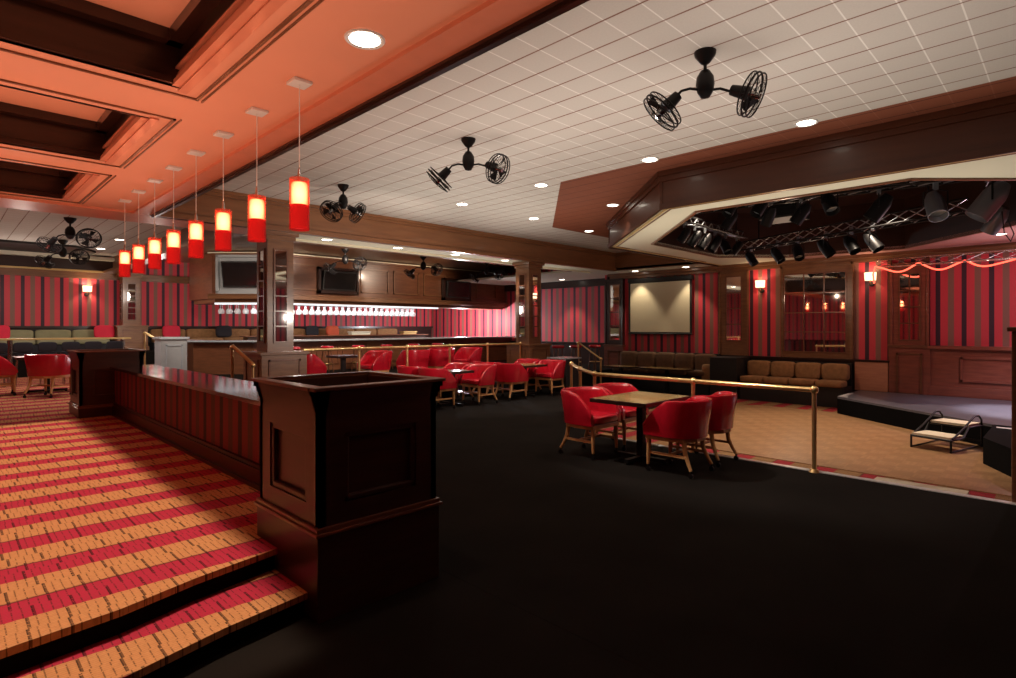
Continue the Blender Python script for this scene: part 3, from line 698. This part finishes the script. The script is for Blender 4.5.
# drink rail and stools at far left
dr = thing('drink_rail','long gold topped drink rail before the olive banquette at far left','counter',(1.3,17.2,P))
MB().box((-1.0,16.9,1.27),(3.45,17.3,1.31)).build('worktop','gold_trim',dr,bevel=.005)
for x in (-.9,.2,1.15,3.3): MB().cone((x,17.1,P),(x,17.1,1.27),.05,n=12).build('post','steel',dr,smooth=True)
ls0 = None
for i,x in enumerate((.9,1.32,1.74,2.16,2.58,3.0)):
    if ls0 is None:
        t = thing('low_back_stool','','stool',(x,16.5,P),0,'dark low back stools at the drink rail'); ls0 = t
        def B(m,n,mt,**k): o=m.build(n,mt,**k); o.parent=t; return o
        B(MB().pillow((0,0,.70),.17,.16,.05),'seat','dark_cloth',smooth=True)
        B(MB().pillow((0,-.15,.86),.17,.03,.11),'backrest','dark_cloth',smooth=True)
        for k in range(4):
            a=PI/4+k*PI/2; B(MB().tube([(.12*math.cos(a),.12*math.sin(a),.68),(.17*math.cos(a),.17*math.sin(a),0)],.014,6),'leg','steel',smooth=True)
        t['label']='dark low back stool nearest the left frame edge at the drink rail'
    else: dup(ls0,(x,16.5,P),0,['','second dark low back stool from the left edge at the drink rail','third dark low back stool from the left edge','fourth dark low back stool from the left edge','fifth dark low back stool from the left edge','dark low back stool nearest the far left column'][i])
# ------------------------------------------------------------------ BAR
bar = thing('bar_counter','long wooden bar with grey top and angled left end','bar',(9,16.6,P))
BT = [(4.75,17.15),(6.05,15.8),(16.2,15.8),(16.2,16.5),(6.35,16.5),(5.45,17.4),(5.45,20),(4.75,20)]
BB = [(4.98,17.25),(6.15,16.05),(16.2,16.05),(16.2,16.4),(6.3,16.4),(5.4,17.35),(5.4,19.9),(4.98,19.9)]
MB().prism(BT,1.155,1.20).build('worktop','grey_counter',bar,bevel=.008)
MB().prism(BB,P,1.155).build('front','wood',bar)
for i in range(8):
    f = MB(); a = 6.3+i*.84; b = a+.7
    for (u0,u1,v0,v1) in ((a,b,.45,.48),(a,b,1.0,1.03),(a,a+.03,.45,1.03),(b-.03,b,.45,1.03)): f.box((u0,16.02,v0),(u1,16.06,v1))
    f.build('panel_frame','wood',bar)
gp_ = thing('grey_pedestal','silvery grey panelled pedestal at the left end of the bar','pedestal',(4.0,15.5,P))
MB().box((3.72,15.3,P),(4.28,15.86,1.28)).build('body','grey_panel',gp_,bevel=.006); MB().box((3.68,15.26,1.28),(4.32,15.9,1.33)).build('cap','grey_counter',gp_)
f = MB()
for (u0,u1,v0,v1) in ((3.82,4.18,.5,.53),(3.82,4.18,1.12,1.15),(3.82,3.85,.5,1.15),(4.15,4.18,.5,1.15)): f.box((u0,15.28,v0),(u1,15.3,v1))
f.build('panel_frame','grey_counter',gp_)
# canopy
CP = [(5.6,17.7),(6.9,16.4),(16.25,16.4),(16.25,18.2),(7.4,18.2),(6.9,18.7),(6.9,19.8),(5.6,19.8)]
cn = thing('bar_canopy','large panelled wooden canopy hanging over the bar','canopy',(10,17.3,2.3))
MB().prism(CP,2.40,ZT-.02).build('body','wood',cn)
CPo = [(5.53,17.67),(6.87,16.33),(16.25,16.33)]
m=MB(); wallstrip(m,CPo,ZT-.12,ZT-.02,-.05); wallstrip(MB(),CPo,ZT-.06,ZT-.03,-.07).build('crown_line','cream_trim',cn); m.build('crown','wood',cn)
m=MB(); wallstrip(m,CPo,2.38,2.50,-.06); wallstrip(m,CPo,2.50,2.53,-.09); m.prism([(5.7,17.75),(6.95,16.5),(16.2,16.5),(16.2,17.1),(7.2,17.1),(6.3,18.0),(6.3,19.7),(5.7,19.7)],2.28,2.41); m.build('lower_moulding','wood_mid',cn)
for i in range(7):
    a = 7.15+i*1.25; b = a+1.05
    if i in (1,5): continue
    f = MB()
    for (u0,u1,v0,v1) in ((a,b,2.68,2.72),(a,b,3.42,3.46),(a,a+.04,2.68,3.46),(b-.04,b,2.68,3.46)): f.box((u0,16.36,v0),(u1,16.42,v1))
    f.build('panel_frame','wood_mid',cn)
m=MB().prism([(5.75,17.95),(7.05,16.62),(13.0,16.62),(13.0,16.70),(7.1,16.70),(5.83,18.0)],2.235,2.28); m.build('light_strip','strip_glow',cn)
def tv(c, ang, w, h, label, niche=None, nm='wood_dark', tilt=.2):
    t = thing('television', label, 'television', c, ang)
    def B(m,n,mt,**k): o=m.build(n,mt,**k); o.parent=t; return o
    R = Matrix.Rotation(tilt,4,'X')
    B(MB().box((-w/2,-.05,-h/2),(w/2,.03,h/2),R),'casing','black',bevel=.01)
    B(MB().box((-w/2+.04,-.056,-h/2+.05),(w/2-.04,-.049,h/2-.04),R),'screen','tvglass')
    B(MB().box((-.05,.0,-.08),(.05,.16,.08)),'wall_bracket','black_metal')
    if niche:
        nw,nh=niche; B(MB().box((-nw/2,.0,-nh/2),(-nw/2+.07,.16,nh/2)).box((nw/2-.07,.0,-nh/2),(nw/2,.16,nh/2)).box((-nw/2,.0,-nh/2),(nw/2,.16,-nh/2+.09)).box((-nw/2,.0,nh/2-.07),(nw/2,.16,nh/2)).box((-nw/2,.13,-nh/2),(nw/2,.16,nh/2)),'niche_frame',nm)
    return t
tv((6.16,16.90,3.08),-PI/4,1.15,.74,'television in pale niche on the angled left face of the bar canopy',(1.55,1.12),'grey_panel')
tv((8.82,16.22,3.0),0,1.12,.60,'television on the front of the bar canopy just right of the left column',(1.35,.8))
tv((13.6,16.22,2.95),0,1.1,.62,'dark television at the shaded right end of the bar canopy',(1.3,.8),tilt=.1)
# wine glasses hanging from racks
def wineglass(x,y,z,first=[None]):
    if first[0] is None:
        prof=[(.036,0),(.036,-.004),(.006,-.01),(.005,-.085),(.02,-.1),(.042,-.13),(.045,-.17),(.037,-.21)]
        o=MB().lathe(prof,10).build('wine_glass','stemware',smooth=True); tag(o,'stemmed wine glass hanging upside down under the bar canopy','glass','wine glasses hanging under the bar canopy'); first[0]=o
    else: o=first[0].copy(); C.objects.link(o)
    o.location=(x,y,z); o.scale=(1.5,1.5,1.3)
for i in range(24):
    for k in range(3): wineglass(7.15+i*.21+k*.03,16.74+k*.12,2.228)
for i in range(7):
    for k in range(2): wineglass(5.88+i*.17+k*.08,17.86-i*.17+k*.08,2.235)
rk = MB()
for i in range(25): rk.box((7.05+i*.21,16.70,2.225),(7.065+i*.21,17.0,2.29))
tag(rk.build('glass_rack','steel',origin=(9.5,16.8,2.23)),'metal rack holding wine glasses under the bar canopy','rack')
# back-bar shelf items
sh = thing('back_shelf','low shelf unit behind the bar under the far window of stripes','shelf',(10,18.4,P))
MB().box((6.8,18.2,P),(13.6,18.6,1.26)).build('body','wood_dark',sh); MB().box((6.7,18.15,1.26),(13.7,18.65,1.29)).build('worktop','wood',sh)
for (x,w_,mt,l) in ((7.6,.5,'cream','pale box on the shelf behind the bar, left one'),(10.4,.75,'cream','pale tray on the shelf behind the bar, middle one'),(12.6,.6,'gold_trim','gold box on the shelf behind the bar, right one')):
    tag(MB().box((x,18.25,1.29),(x+w_,18.5,1.40)).box((x-.02,18.23,1.36),(x+w_+.02,18.52,1.41)).build('storage_box',mt,bevel=.01,origin=(x,18.4,1.29)),l,'box')
# ------------------------------------------------------------------ ceiling fans (twin)
def twin_fan():
    t = thing('twin_ceiling_fan','','fan')
    MB().lathe([(.001,0),(.085,0),(.08,-.03),(.04,-.085),(.02,-.1),(.001,-.1)],20).build('ceiling_mount','black_metal',t,smooth=True)
    MB().cone((0,0,-.09),(0,0,-.17),.013).build('downrod','black_metal',t,smooth=True)
    MB().lathe([(.001,-.14),(.035,-.15),(.065,-.2),(.072,-.26),(.06,-.32),(.035,-.36),(.001,-.37)],18).build('motor_body','black_metal',t,smooth=True)
    for s in (-1,1):
        z0 = -.30
        hz = -.38 if s<0 else -.30
        MB().tube([(s*.05,0,z0),(s*.12,0,z0+.01),(s*.19,0,z0-.01),(s*.25,0,hz)],.011,8).build('arm','black_metal',t,smooth=True)
        c = Vector((s*.27,-.01,hz-.02)); d = (Vector((-.70,.12,-.70)) if s<0 else Vector((.74,-.50,-.42))).normalized()
        h = MB().cone(c-d*.07,c+d*.06,.04,.055,n=16).build('fan_head','black_metal',t,smooth=True)
        g0 = c+d*.10; R = .165; u = d.orthogonal().normalized(); w = d.cross(u)
        g = MB()
        ring = lambda cc,r: [cc+u*math.cos(2*PI*i/28)*r+w*math.sin(2*PI*i/28)*r for i in range(28)]
        g.tube(ring(g0-d*.035,R),.006,6,closed=True).tube(ring(g0+d*.035,R),.006,6,closed=True)
        g.tube(ring(g0+d*.055,.10),.003,5,closed=True); g.tube(ring(g0,R+.002),.008,6,closed=True)
        for i in range(20):
            a=2*PI*i/20; e=u*math.cos(a)+w*math.sin(a)
            g.tube([g0+d*.062+e*.03,g0+d*.055+e*.10,g0+d*.035+e*R],.0022,4).tube([g0-d*.05+e*.04,g0-d*.035+e*R],.0022,4)
        g.build('guard','black_metal',h,smooth=True)
        b = MB()
        for i in range(4):
            a=2*PI*i/4+.3; e=(u*math.cos(a)+w*math.sin(a)); e2=(u*math.cos(a+.7)+w*math.sin(a+.7))
            p1,p2,p3,p4=g0+e*.03-d*.01,g0+e*.145-d*.02,g0+e2*.145+d*.02,g0+e2*.03+d*.01
            b._add([tuple(p) for p in (p1,p2,p3,p4)],[(0,1,2,3)])
        b.build('blades','black_metal',h); MB().cone(g0-d*.02,g0+d*.066,.03,.022,n=14).build('hub','steel',h,smooth=True)
    return t
fan0 = twin_fan(); fan0.location=(4.3,2.09,ZT); fan0.rotation_euler=(0,0,-PI/4); fan0['label']='twin headed black ceiling fan nearest the camera, at upper right'; 
FG='twin headed black ceiling fans'; fan0['group']=FG
for (x,y,z,r,l) in ((4.35,5.0,ZT,-PI/4,'twin headed black ceiling fan second from the camera, upper middle'),(4.4,7.98,ZT,.56,'twin headed ceiling fan nearest the wooden beam above the left column'),
    (1.87,14.26,ZT,-PI/4,'twin headed ceiling fan over the far left seating area'),(2.2,17.9,ZT-.02,-PI/4+.1,'darker twin headed ceiling fan beyond the far left one, against the dark recess'),
    (8.06,14.5,ZT,-PI/4,'twin headed ceiling fan before the canopy above its front television'),(10.6,14.3,ZT,-PI/4,'twin headed ceiling fan before the bar canopy, middle of the three'),(13.0,14.0,ZT,-PI/4,'twin headed ceiling fan before the bar canopy nearest the right column')):
    dup(fan0,(x,y,z),r,l,FG,(1.25,1.25,1.15) if y>12 else None)
# ------------------------------------------------------------------ pendants
def pendant():
    t = thing('pendant_lamp','','lamp')
    MB().box((-.065,-.065,-.022),(.065,.065,0)).build('canopy_plate','white_metal',t,bevel=.004)
    MB().cone((0,0,-.02),(0,0,-.60),.0035,n=6).build('cord','white_metal',t)
    MB().lathe([(.001,-.58),(.008,-.6),(.018,-.68),(.018,-.70),(.001,-.70)],14).build('socket_cap','steel',t,smooth=True)
    sh_=MB().lathe([(.066,-.665),(.066,-1.015),(.062,-1.015),(.062,-.665),(.066,-.665)],28).build('glass_shade','red_glass',t,smooth=True)
    MB().lathe([(.001,-.70),(.050,-.695),(.056,-.71),(.056,-.845),(.001,-.846)],20).build('diffuser','bulb_glow',sh_,smooth=True)
    MB().lathe([(.052,-.847),(.052,-1.0),(.001,-1.0)],20).build('red_tube','red_tube',sh_,smooth=True)
    return t
p0=None; PN=['nearest','second','third','fourth','fifth','sixth','seventh','farthest and smallest']
for i in range(8):
    y=3.77+.737*i; l='%s red glass pendant lamp in the row above the low partition%s'%(PN[i],'' if i in(0,7) else ', counted from the camera')
    if i==0: p0=pendant(); p0.location=(1.75,y,ZS); p0['label']=l; p0['group']='red glass pendant lamps in a row'
    else: dup(p0,(1.75,y,ZS),0,l)
# ------------------------------------------------------------------ wall sconces
def sconce():
    t=thing('wall_sconce','','lamp')   # local: wall at +x, front -x
    MB().cone((0,0,-.16),(-.03,0,-.16),.06,.05,n=18).build('backplate','black_metal',t,smooth=True)
    MB().tube([(-.02,0,-.16),(-.09,0,-.17),(-.13,0,-.12),(-.13,0,-.06)],.012,8).build('arm','brass',t,smooth=True)
    MB().lathe([(.11,-.08),(.12,.10),(.117,.10),(.107,-.08)],24,Matrix.Translation((-.13,0,0))).build('lamp_shade','shade_glow',t,smooth=True)
    return t
s_=sconce(); s_.location=(15.26,5.85,2.68); s_['label']='lit wall lamp with cream shade between narrow mirror and large mirror'
dup(s_,(15.26,3.37,2.72),0,'lit wall lamp with cream shade right of the large mirror')
dup(s_,(3.2,21.36,2.72),-PI/2+PI,'lit wall lamp on the striped back wall at far left')
bpy.data.objects[s_.name]['group']='cream shaded wall lamps'
# ------------------------------------------------------------------ projection screen
ps=thing('projection_screen','beige projection screen pulled down on the striped wall','screen',(15.2,8.8,1.38))
MB().box((15.13,7.82,1.42),(15.14,9.78,2.90)).build('fabric','screen_beige',ps)
MB().box((15.10,7.74,2.93),(15.24,9.86,3.05)).build('housing','black',ps,bevel=.01)
MB().box((15.142,7.76,1.36),(15.16,9.84,2.95)).build('border','black',ps); MB().cone((15.13,7.75,1.37),(15.13,9.85,1.37),.02).build('weight_bar','black',ps)
# ------------------------------------------------------------------ downlights
def downlight():
    t=thing('downlight','','lamp')
    MB().lathe([(.088,-.004),(.11,-.010),(.118,-.002),(.118,.0)],26).build('trim_ring','white_metal',t,smooth=True)
    MB().lathe([(.001,-.006),(.09,-.005)],26).build('lens','lamp_white',t)
    return t
d0=downlight()
DL=[(6.55,2.05,ZT,'recessed ceiling light in the tiles nearest the dark red stage surround'),(6.55,3.94,ZT,'recessed ceiling light at the corner of the brown tile area'),(6.55,5.83,ZT,'recessed tile ceiling light right of the second fan'),(6.57,7.72,ZT,'recessed tile ceiling light beyond the second fan'),
 (8.53,5.88,ZT,'recessed light in the brown tiles, nearer one'),(8.46,7.73,ZT,'recessed tile ceiling light close to the wooden beam'),(10.45,7.85,ZT,'recessed light in the brown tiles, farther one'),
 (1.76,2.94,ZS,'large bright recessed light in the salmon soffit'),(1.8,9.95,ZS,'recessed light in the salmon cross beam at far left'),(3.2,16.9,ZT,'recessed light in the far left tile ceiling, nearer one'),(3.2,19.2,ZT-.0,'recessed light in the far left tile ceiling, farther one'),
 (5.28,10.2,ZS,'first recessed light in the cream strip over the brass rail'),(6.9,10.2,ZS,'second recessed light in the cream strip over the brass rail'),(8.48,10.2,ZS,'third recessed light in the cream strip over the brass rail'),(10.1,10.2,ZS,'fourth recessed light in the cream strip, left of the right column'),
 (14.8,7.76,ZS,'recessed light above the right half of the projection screen'),(14.8,9.4,ZS,'recessed light above the left half of the projection screen'),(15.6,12.9,ZS,'recessed light above the far striped wall'),(13.57,1.0,ZS,'recessed light in the pink ceiling above the stage'),(5.0,12.4,ZT,'recessed light behind the left column above the bar level')]
for i,(x,y,z,l) in enumerate(DL):
    z-=.001
    if i==0: d0.location=(x,y,z); d0['label']=l; d0['group']='recessed ceiling lights'
    else: dup(d0,(x,y,z),0,l)
# ------------------------------------------------------------------ trusses, stage lamps, rope light
def truss(a,b,r,label,n=None,sec=.02):
    a,b=Vector(a),Vector(b); L=(b-a).length; d=(b-a)/L; side=Vector((-d.y,d.x,0)).normalized(); up=Vector((0,0,1))
    offs=[side*r-up*r*.6, -side*r-up*r*.6, up*r]
    t=thing('lighting_truss',label,'truss',tuple(a))
    m=MB()
    for o in offs: m.tube([a+o,b+o],sec,8)
    m.build('rails','black_metal' if sec>.019 else 'steel',t,smooth=True)
    n=n or int(L/.3); m=MB()
    for k in range(n):
        for i in range(3):
            p=a+d*(L*k/n)+offs[i]; q_=a+d*(L*(k+1)/n)+offs[(i+1)%3]; m.tube([p,q_],sec*.5,6)
    m.build('lattice','par_silver' if sec>.019 else 'steel',t,smooth=True)
    for k in (.12,.88):
        p = a+d*L*k
        if sec>.019: MB().cone(tuple(p+up*r),(p.x,p.y,4.3),.018,n=8).build('hanger','black_metal',t)
        else: MB().cone(tuple(p),(15.25,p.y,p.z),.018,n=8).build('bracket','black_metal',t)
    return t
truss((13.3,5.6,3.42),(11.2,1.2,3.42),.13,'black lighting truss hanging lowest across the stage opening')
truss((9.0,4.3,3.80),(10.6,.6,3.80),.13,'black lighting truss higher up near the front edge of the opening')
truss((10.05,5.1,3.80),(10.7,.2,3.80),.12,'black lighting truss higher up down the middle of the opening')
truss((9.6,5.28,3.60),(12.7,5.28,3.60),.09,'black lighting truss running along the left side of the opening')
truss((14.45,3.1,2.93),(14.3,-3.0,2.93),.10,'pale slim truss above the stage wall carrying the red rope light',sec=.013)
def par_can(nm='stage_lamp'):
    t=thing(nm,'','stage lamp')
    R=Matrix.Translation((0,0,-.22))@Matrix.Rotation(math.radians(35),4,'X')
    MB().lathe([(.001,.17),(.05,.165),(.075,.10),(.085,.06),(.085,-.14),(.08,-.14),(.078,.05),(.001,.06)],18,R).build('can','black_metal',t,smooth=True)
    MB().lathe([(.001,-.06),(.076,-.07)],18,R).build('lens','par_silver',t)
    MB().tube([(-.10,0,-.22),(-.10,0,-.08),(0,0,-.05),(.10,0,-.08),(.10,0,-.22)],.008,6).build('yoke','black_metal',t)
    MB().box((-.02,-.02,-.06),(.02,.02,.06)).build('clamp','par_silver',t)
    return t
pc=par_can()
LP=[(10.0,5.28,3.56,.6,.95),(10.42,5.28,3.56,.7,1.05),(10.85,5.28,3.56,.8,1.05),(11.3,5.28,3.56,.9,1.1),(11.8,5.28,3.56,2.6,1.1),(12.35,5.28,3.56,.4,1.0),(13.2,5.3,3.42,3.0,1.1),(12.85,4.6,3.42,2.9,1.15),(12.6,4.1,3.42,2.2,1.15),(12.32,3.5,3.42,3.1,1.2),(12.08,3.0,3.42,2.6,1.2),(11.86,2.6,3.42,2.9,1.25),
    (10.15,4.47,3.78,.5,1.1),(10.22,3.8,3.78,-.6,1.1),(10.28,3.3,3.78,.2,1.2),(9.69,2.7,3.78,2.3,1.2),(10.4,2.2,3.78,.2,1.4),(9.3,3.6,3.78,1.0,1.1),(9.13,4.0,3.78,1.2,1.0)]
for i,(x,y,z,r,sc) in enumerate(LP):
    z-=.05
    l='black stage lamp in the ceiling opening, %s'%(['first of the group in the left corner','second of the group in the left corner','third in the left corner, tilted','fourth in the left corner','beside the left corner group','right of the corner group','above the narrow mirror','above the left wall lamp','above the large mirror, left one','above the large mirror, middle one','above the large mirror, right one','above the right wall lamp',
      'upper row left','upper row with silver rim','upper row middle','upper row on the high truss','large one at centre of the upper row','upper row near the soffit edge','upper row at the front left'][i])
    if i==0: pc.location=(x,y,z); pc.rotation_euler=(0,0,r); pc.scale=(sc,)*3; pc['label']=l; pc['group']='black stage lamps in the ceiling opening'
    else: dup(pc,(x,y,z),r,l,None,(sc,)*3)
pa=par_can(); pa.location=(10.5,1.5,3.7); pa.scale=(1.5,)*3; pa.rotation_euler=(0,0,2.0); pa['label']='large stage lamp with silver lens towards the right of the opening'
for ch in KIDS(pa):
    if ch.name.startswith('can'): ch.data.materials[0]=M['par_silver']
dup(pa,(10.6,.9,3.75),.3,'largest dark stage spotlight near the right frame edge',None,(1.8,)*3)
rl_=dup(pa,(12.2,.95,3.6),-.5,'stage lamp at the right frame edge with dangling cable',None,(1.4,)*3); h_=MB().cone((0,0,0),(0,0,.5),.015,n=8).build('hanger','black_metal'); h_.parent=rl_
for (a,b,l) in (((12.9,4.3),(11.8,2.0),'large dark loudspeaker box in the opening behind the truss'),((11.2,4.9),(10.5,4.0),'black equipment box in the upper left of the opening')):
    pass
eb=thing('equipment_box','black equipment cabinet hanging inside the stage opening','speaker',(11.05,3.9,3.6))
MB().box((10.75,3.5,3.55),(11.4,4.2,4.0)).build('casing','black',eb,bevel=.02); MB().box((10.73,3.55,3.58),(10.75,4.15,3.97)).build('grille','black_metal',eb); MB().cone((11.05,3.9,4.0),(11.05,3.9,4.3),.02).build('hanger','black_metal',eb)
rl=MB(); pth=[(14.42,3.14,2.52),(14.42,3.16,2.72),(14.40,3.12,2.88)]
for i in range(60):
    f_=i/59; y=3.1-f_*2.3; pth.append((14.34,y,2.88-.13*abs(math.sin(f_*PI*3))+.02*math.sin(f_*23)))
tag(MB().tube(pth,.017,8).build('rope_light','rope_glow',smooth=True,origin=(14.4,2,2.8)),'glowing red rope light draped along the slim truss above the stage','rope light')
# dangling cable
tag(MB().tube([(11.9,.85,3.4),(11.85,.82,3.05),(11.95,.75,2.92),(12.1,.72,3.05),(12.15,.8,3.3)],.008,6).build('cable','black',smooth=True,origin=(12,.8,3)),'thin black cable dangling from the lamp at the right edge','cable')
# ------------------------------------------------------------------ LIGHTS
def light(kind,name,loc,power,col,rot=(0,0,0),**k):
    d=bpy.data.lights.new(name,kind); d.energy=power; d.color=col
    vis=k.pop('vis',None)
    for a,b in k.items(): setattr(d,a,b)
    o=bpy.data.objects.new(name,d); C.objects.link(o); o.location=loc; o.rotation_euler=rot
    if vis is False: o.visible_camera=False; o.visible_glossy=False
    return o
UP=(PI,0,0)
WARM=(1,.86,.70)
def spot(loc,power,col,rot=(0,0,0),size=100,blend=.6,r=.04): return light('SPOT','spot_lamp',loc,power,col,rot,spot_size=math.radians(size),spot_blend=blend,shadow_soft_size=r)
# added ceiling wash, no fixtures (emit upwards, above eye level)
light('AREA','ceiling_wash',(4.6,3.2,2.2),85,(1,.88,.78),UP,shape='RECTANGLE',size=2.5,size_y=6,vis=False)
light('AREA','ceiling_wash',(7.0,7.6,2.2),60,(1,.93,.82),UP,shape='RECTANGLE',size=5,size_y=2.5,vis=False)
light('AREA','ceiling_wash',(0.5,5.2,2.0),85,(1,.60,.40),UP,shape='RECTANGLE',size=2.5,size_y=8,vis=False)
light('AREA','ceiling_wash',(1.0,15.5,2.3),22,(1,.85,.7),UP,shape='RECTANGLE',size=5,size_y=6,vis=False)
light('AREA','ceiling_wash',(8.8,10.6,2.4),30,(1,.95,.85),UP,shape='RECTANGLE',size=8,size_y=1,vis=False)
light('AREA','ceiling_wash',(8.3,3.0,1.9),60,(1,.95,.8),UP,shape='RECTANGLE',size=2.5,size_y=6,vis=False)
# added carpet fill, no fixture; narrow spread shapes its edge
light('AREA','carpet_fill',(-1.3,6.3,3.2),140,(1,.82,.64),(0,0,0),shape='RECTANGLE',size=5.2,size_y=7.4,spread=math.radians(5),vis=False)
# downlights
for (x,y,z,_) in DL:
    if z>3.7 and x>6 and y<9: spot((x,y,z-.03),45,WARM,size=95)
for (x,y) in ((14.8,7.76),(14.8,9.4)): spot((x,y,3.22),75,(1,.84,.62),(0,math.radians(-4),0),size=75,r=.03)
spot((15.6,12.9,3.22),130,(1,.75,.6),size=80); spot((15.3,14.5,3.22),50,(1,.75,.6),size=90)
for x in (5.28,6.9,8.48,10.1): spot((x,10.2,3.22),50,WARM,size=110)
spot((1.76,2.94,3.22),25,(1,.8,.6),size=80)
spot((5.0,12.4,3.7),40,WARM,size=110)
# added fill spots for chairs and tables, no fixture
spot((4.4,4.6,3.6),330,(1,.92,.82),(math.radians(-24),math.radians(-32),0),size=60)
spot((8.6,7.2,3.7),230,(1,.92,.85),(math.radians(24),0,0),size=75)
# added canopy and column spots without fixtures, then dance floor and stage
spot((8.0,13.0,3.5),500,(1,.85,.7),(math.radians(72),0,0),size=80,r=.35)
spot((11.5,13.2,3.5),300,(1,.8,.6),(math.radians(72),0,0),size=80)
spot((4.0,13.4,3.5),260,(1,.88,.75),(math.radians(65),0,math.radians(-20)),size=80)
spot((6.0,6.2,1.8),230,(1,.86,.74),(math.radians(96),0,math.radians(10)),size=95,r=.05)  # added unseen spot at eye level, lights the column and its mirror glint
spot((11.2,2.6,4.1),720,(1,.85,.66),size=85)
spot((10.5,5.0,4.1),300,(1,.85,.66),size=85)
spot((13.2,.35,3.2),1500,(.92,.90,1),(0,0,0),size=50); spot((13.6,-.1,3.2),350,(.85,.8,1),(0,0,0),size=100)
spot((14.0,-1.4,3.2),160,(1,.25,.45),(0,math.radians(20),0),size=110)
light('POINT','stage_wall_glow',(13.4,.3,2.2),55,(1,.70,.75),shadow_soft_size=.01)
# sconces
for (x,y,z) in ((15.1,5.85,2.72),(15.1,3.37,2.76)):
    light('POINT','sconce_glow',(x-.02,y,z),9,(1,.7,.42),shadow_soft_size=.05)
light('POINT','sconce_glow',(3.2,21.2,2.75),22,(1,.75,.5),shadow_soft_size=.05)
light('POINT','mirror_wall_glow',(13.3,4.6,2.4),40,(1,.7,.5),shadow_soft_size=.01)
# pendants
for i in range(8): light('POINT','pendant_glow',(1.75,3.77+.737*i,ZS-.63),1.2,(1,.30,.12),shadow_soft_size=.03)
# bar
light('AREA','bar_glow',(9.6,16.9,2.2),60,(.95,.97,1),(0,0,0),shape='RECTANGLE',size=6.5,size_y=.4,vis=False)
light('POINT','bar_end_glow',(14.8,17.5,1.8),420,(.95,.95,1),shadow_soft_size=.2)
light('POINT','back_wall_glow',(9.0,19.6,2.5),60,(1,.85,.8),shadow_soft_size=.2)
light('POINT','back_wall_glow',(1.5,19.0,2.4),60,(1,.85,.75),shadow_soft_size=.2)
light('POINT','back_wall_glow',(4.4,18.6,2.6),45,(1,.85,.75),shadow_soft_size=.2)
light('AREA','left_floor_glow',(1.8,14.5,3.4),140,(1,.92,.85),(0,0,0),shape='RECTANGLE',size=2.5,size_y=4,vis=False)
spot((8.5,12.6,3.4),300,(1,.85,.7),(math.radians(35),0,0),size=110,r=.4)  # added canopy fill spot, no fixture
# world
w=bpy.data.worlds.new('world'); bpy.context.scene.world=w; w.use_nodes=True
w.node_tree.nodes['Background'].inputs[0].default_value=(.5,.4,.35,1); w.node_tree.nodes['Background'].inputs[1].default_value=.12
# ------------------------------------------------------------------ camera
cam=bpy.data.cameras.new('camera'); co=bpy.data.objects.new('camera',cam); C.objects.link(co)
cam.sensor_width=36; cam.lens=36*570/1016; cam.clip_end=100
cam.shift_y=-(12/1016)
co.location=(0,0,1.57); co.rotation_euler=(PI/2,0,-PI/4)
bpy.context.scene.camera=co
vs=bpy.context.scene.view_settings; vs.view_transform='Standard'; vs.look='None'; vs.exposure=0
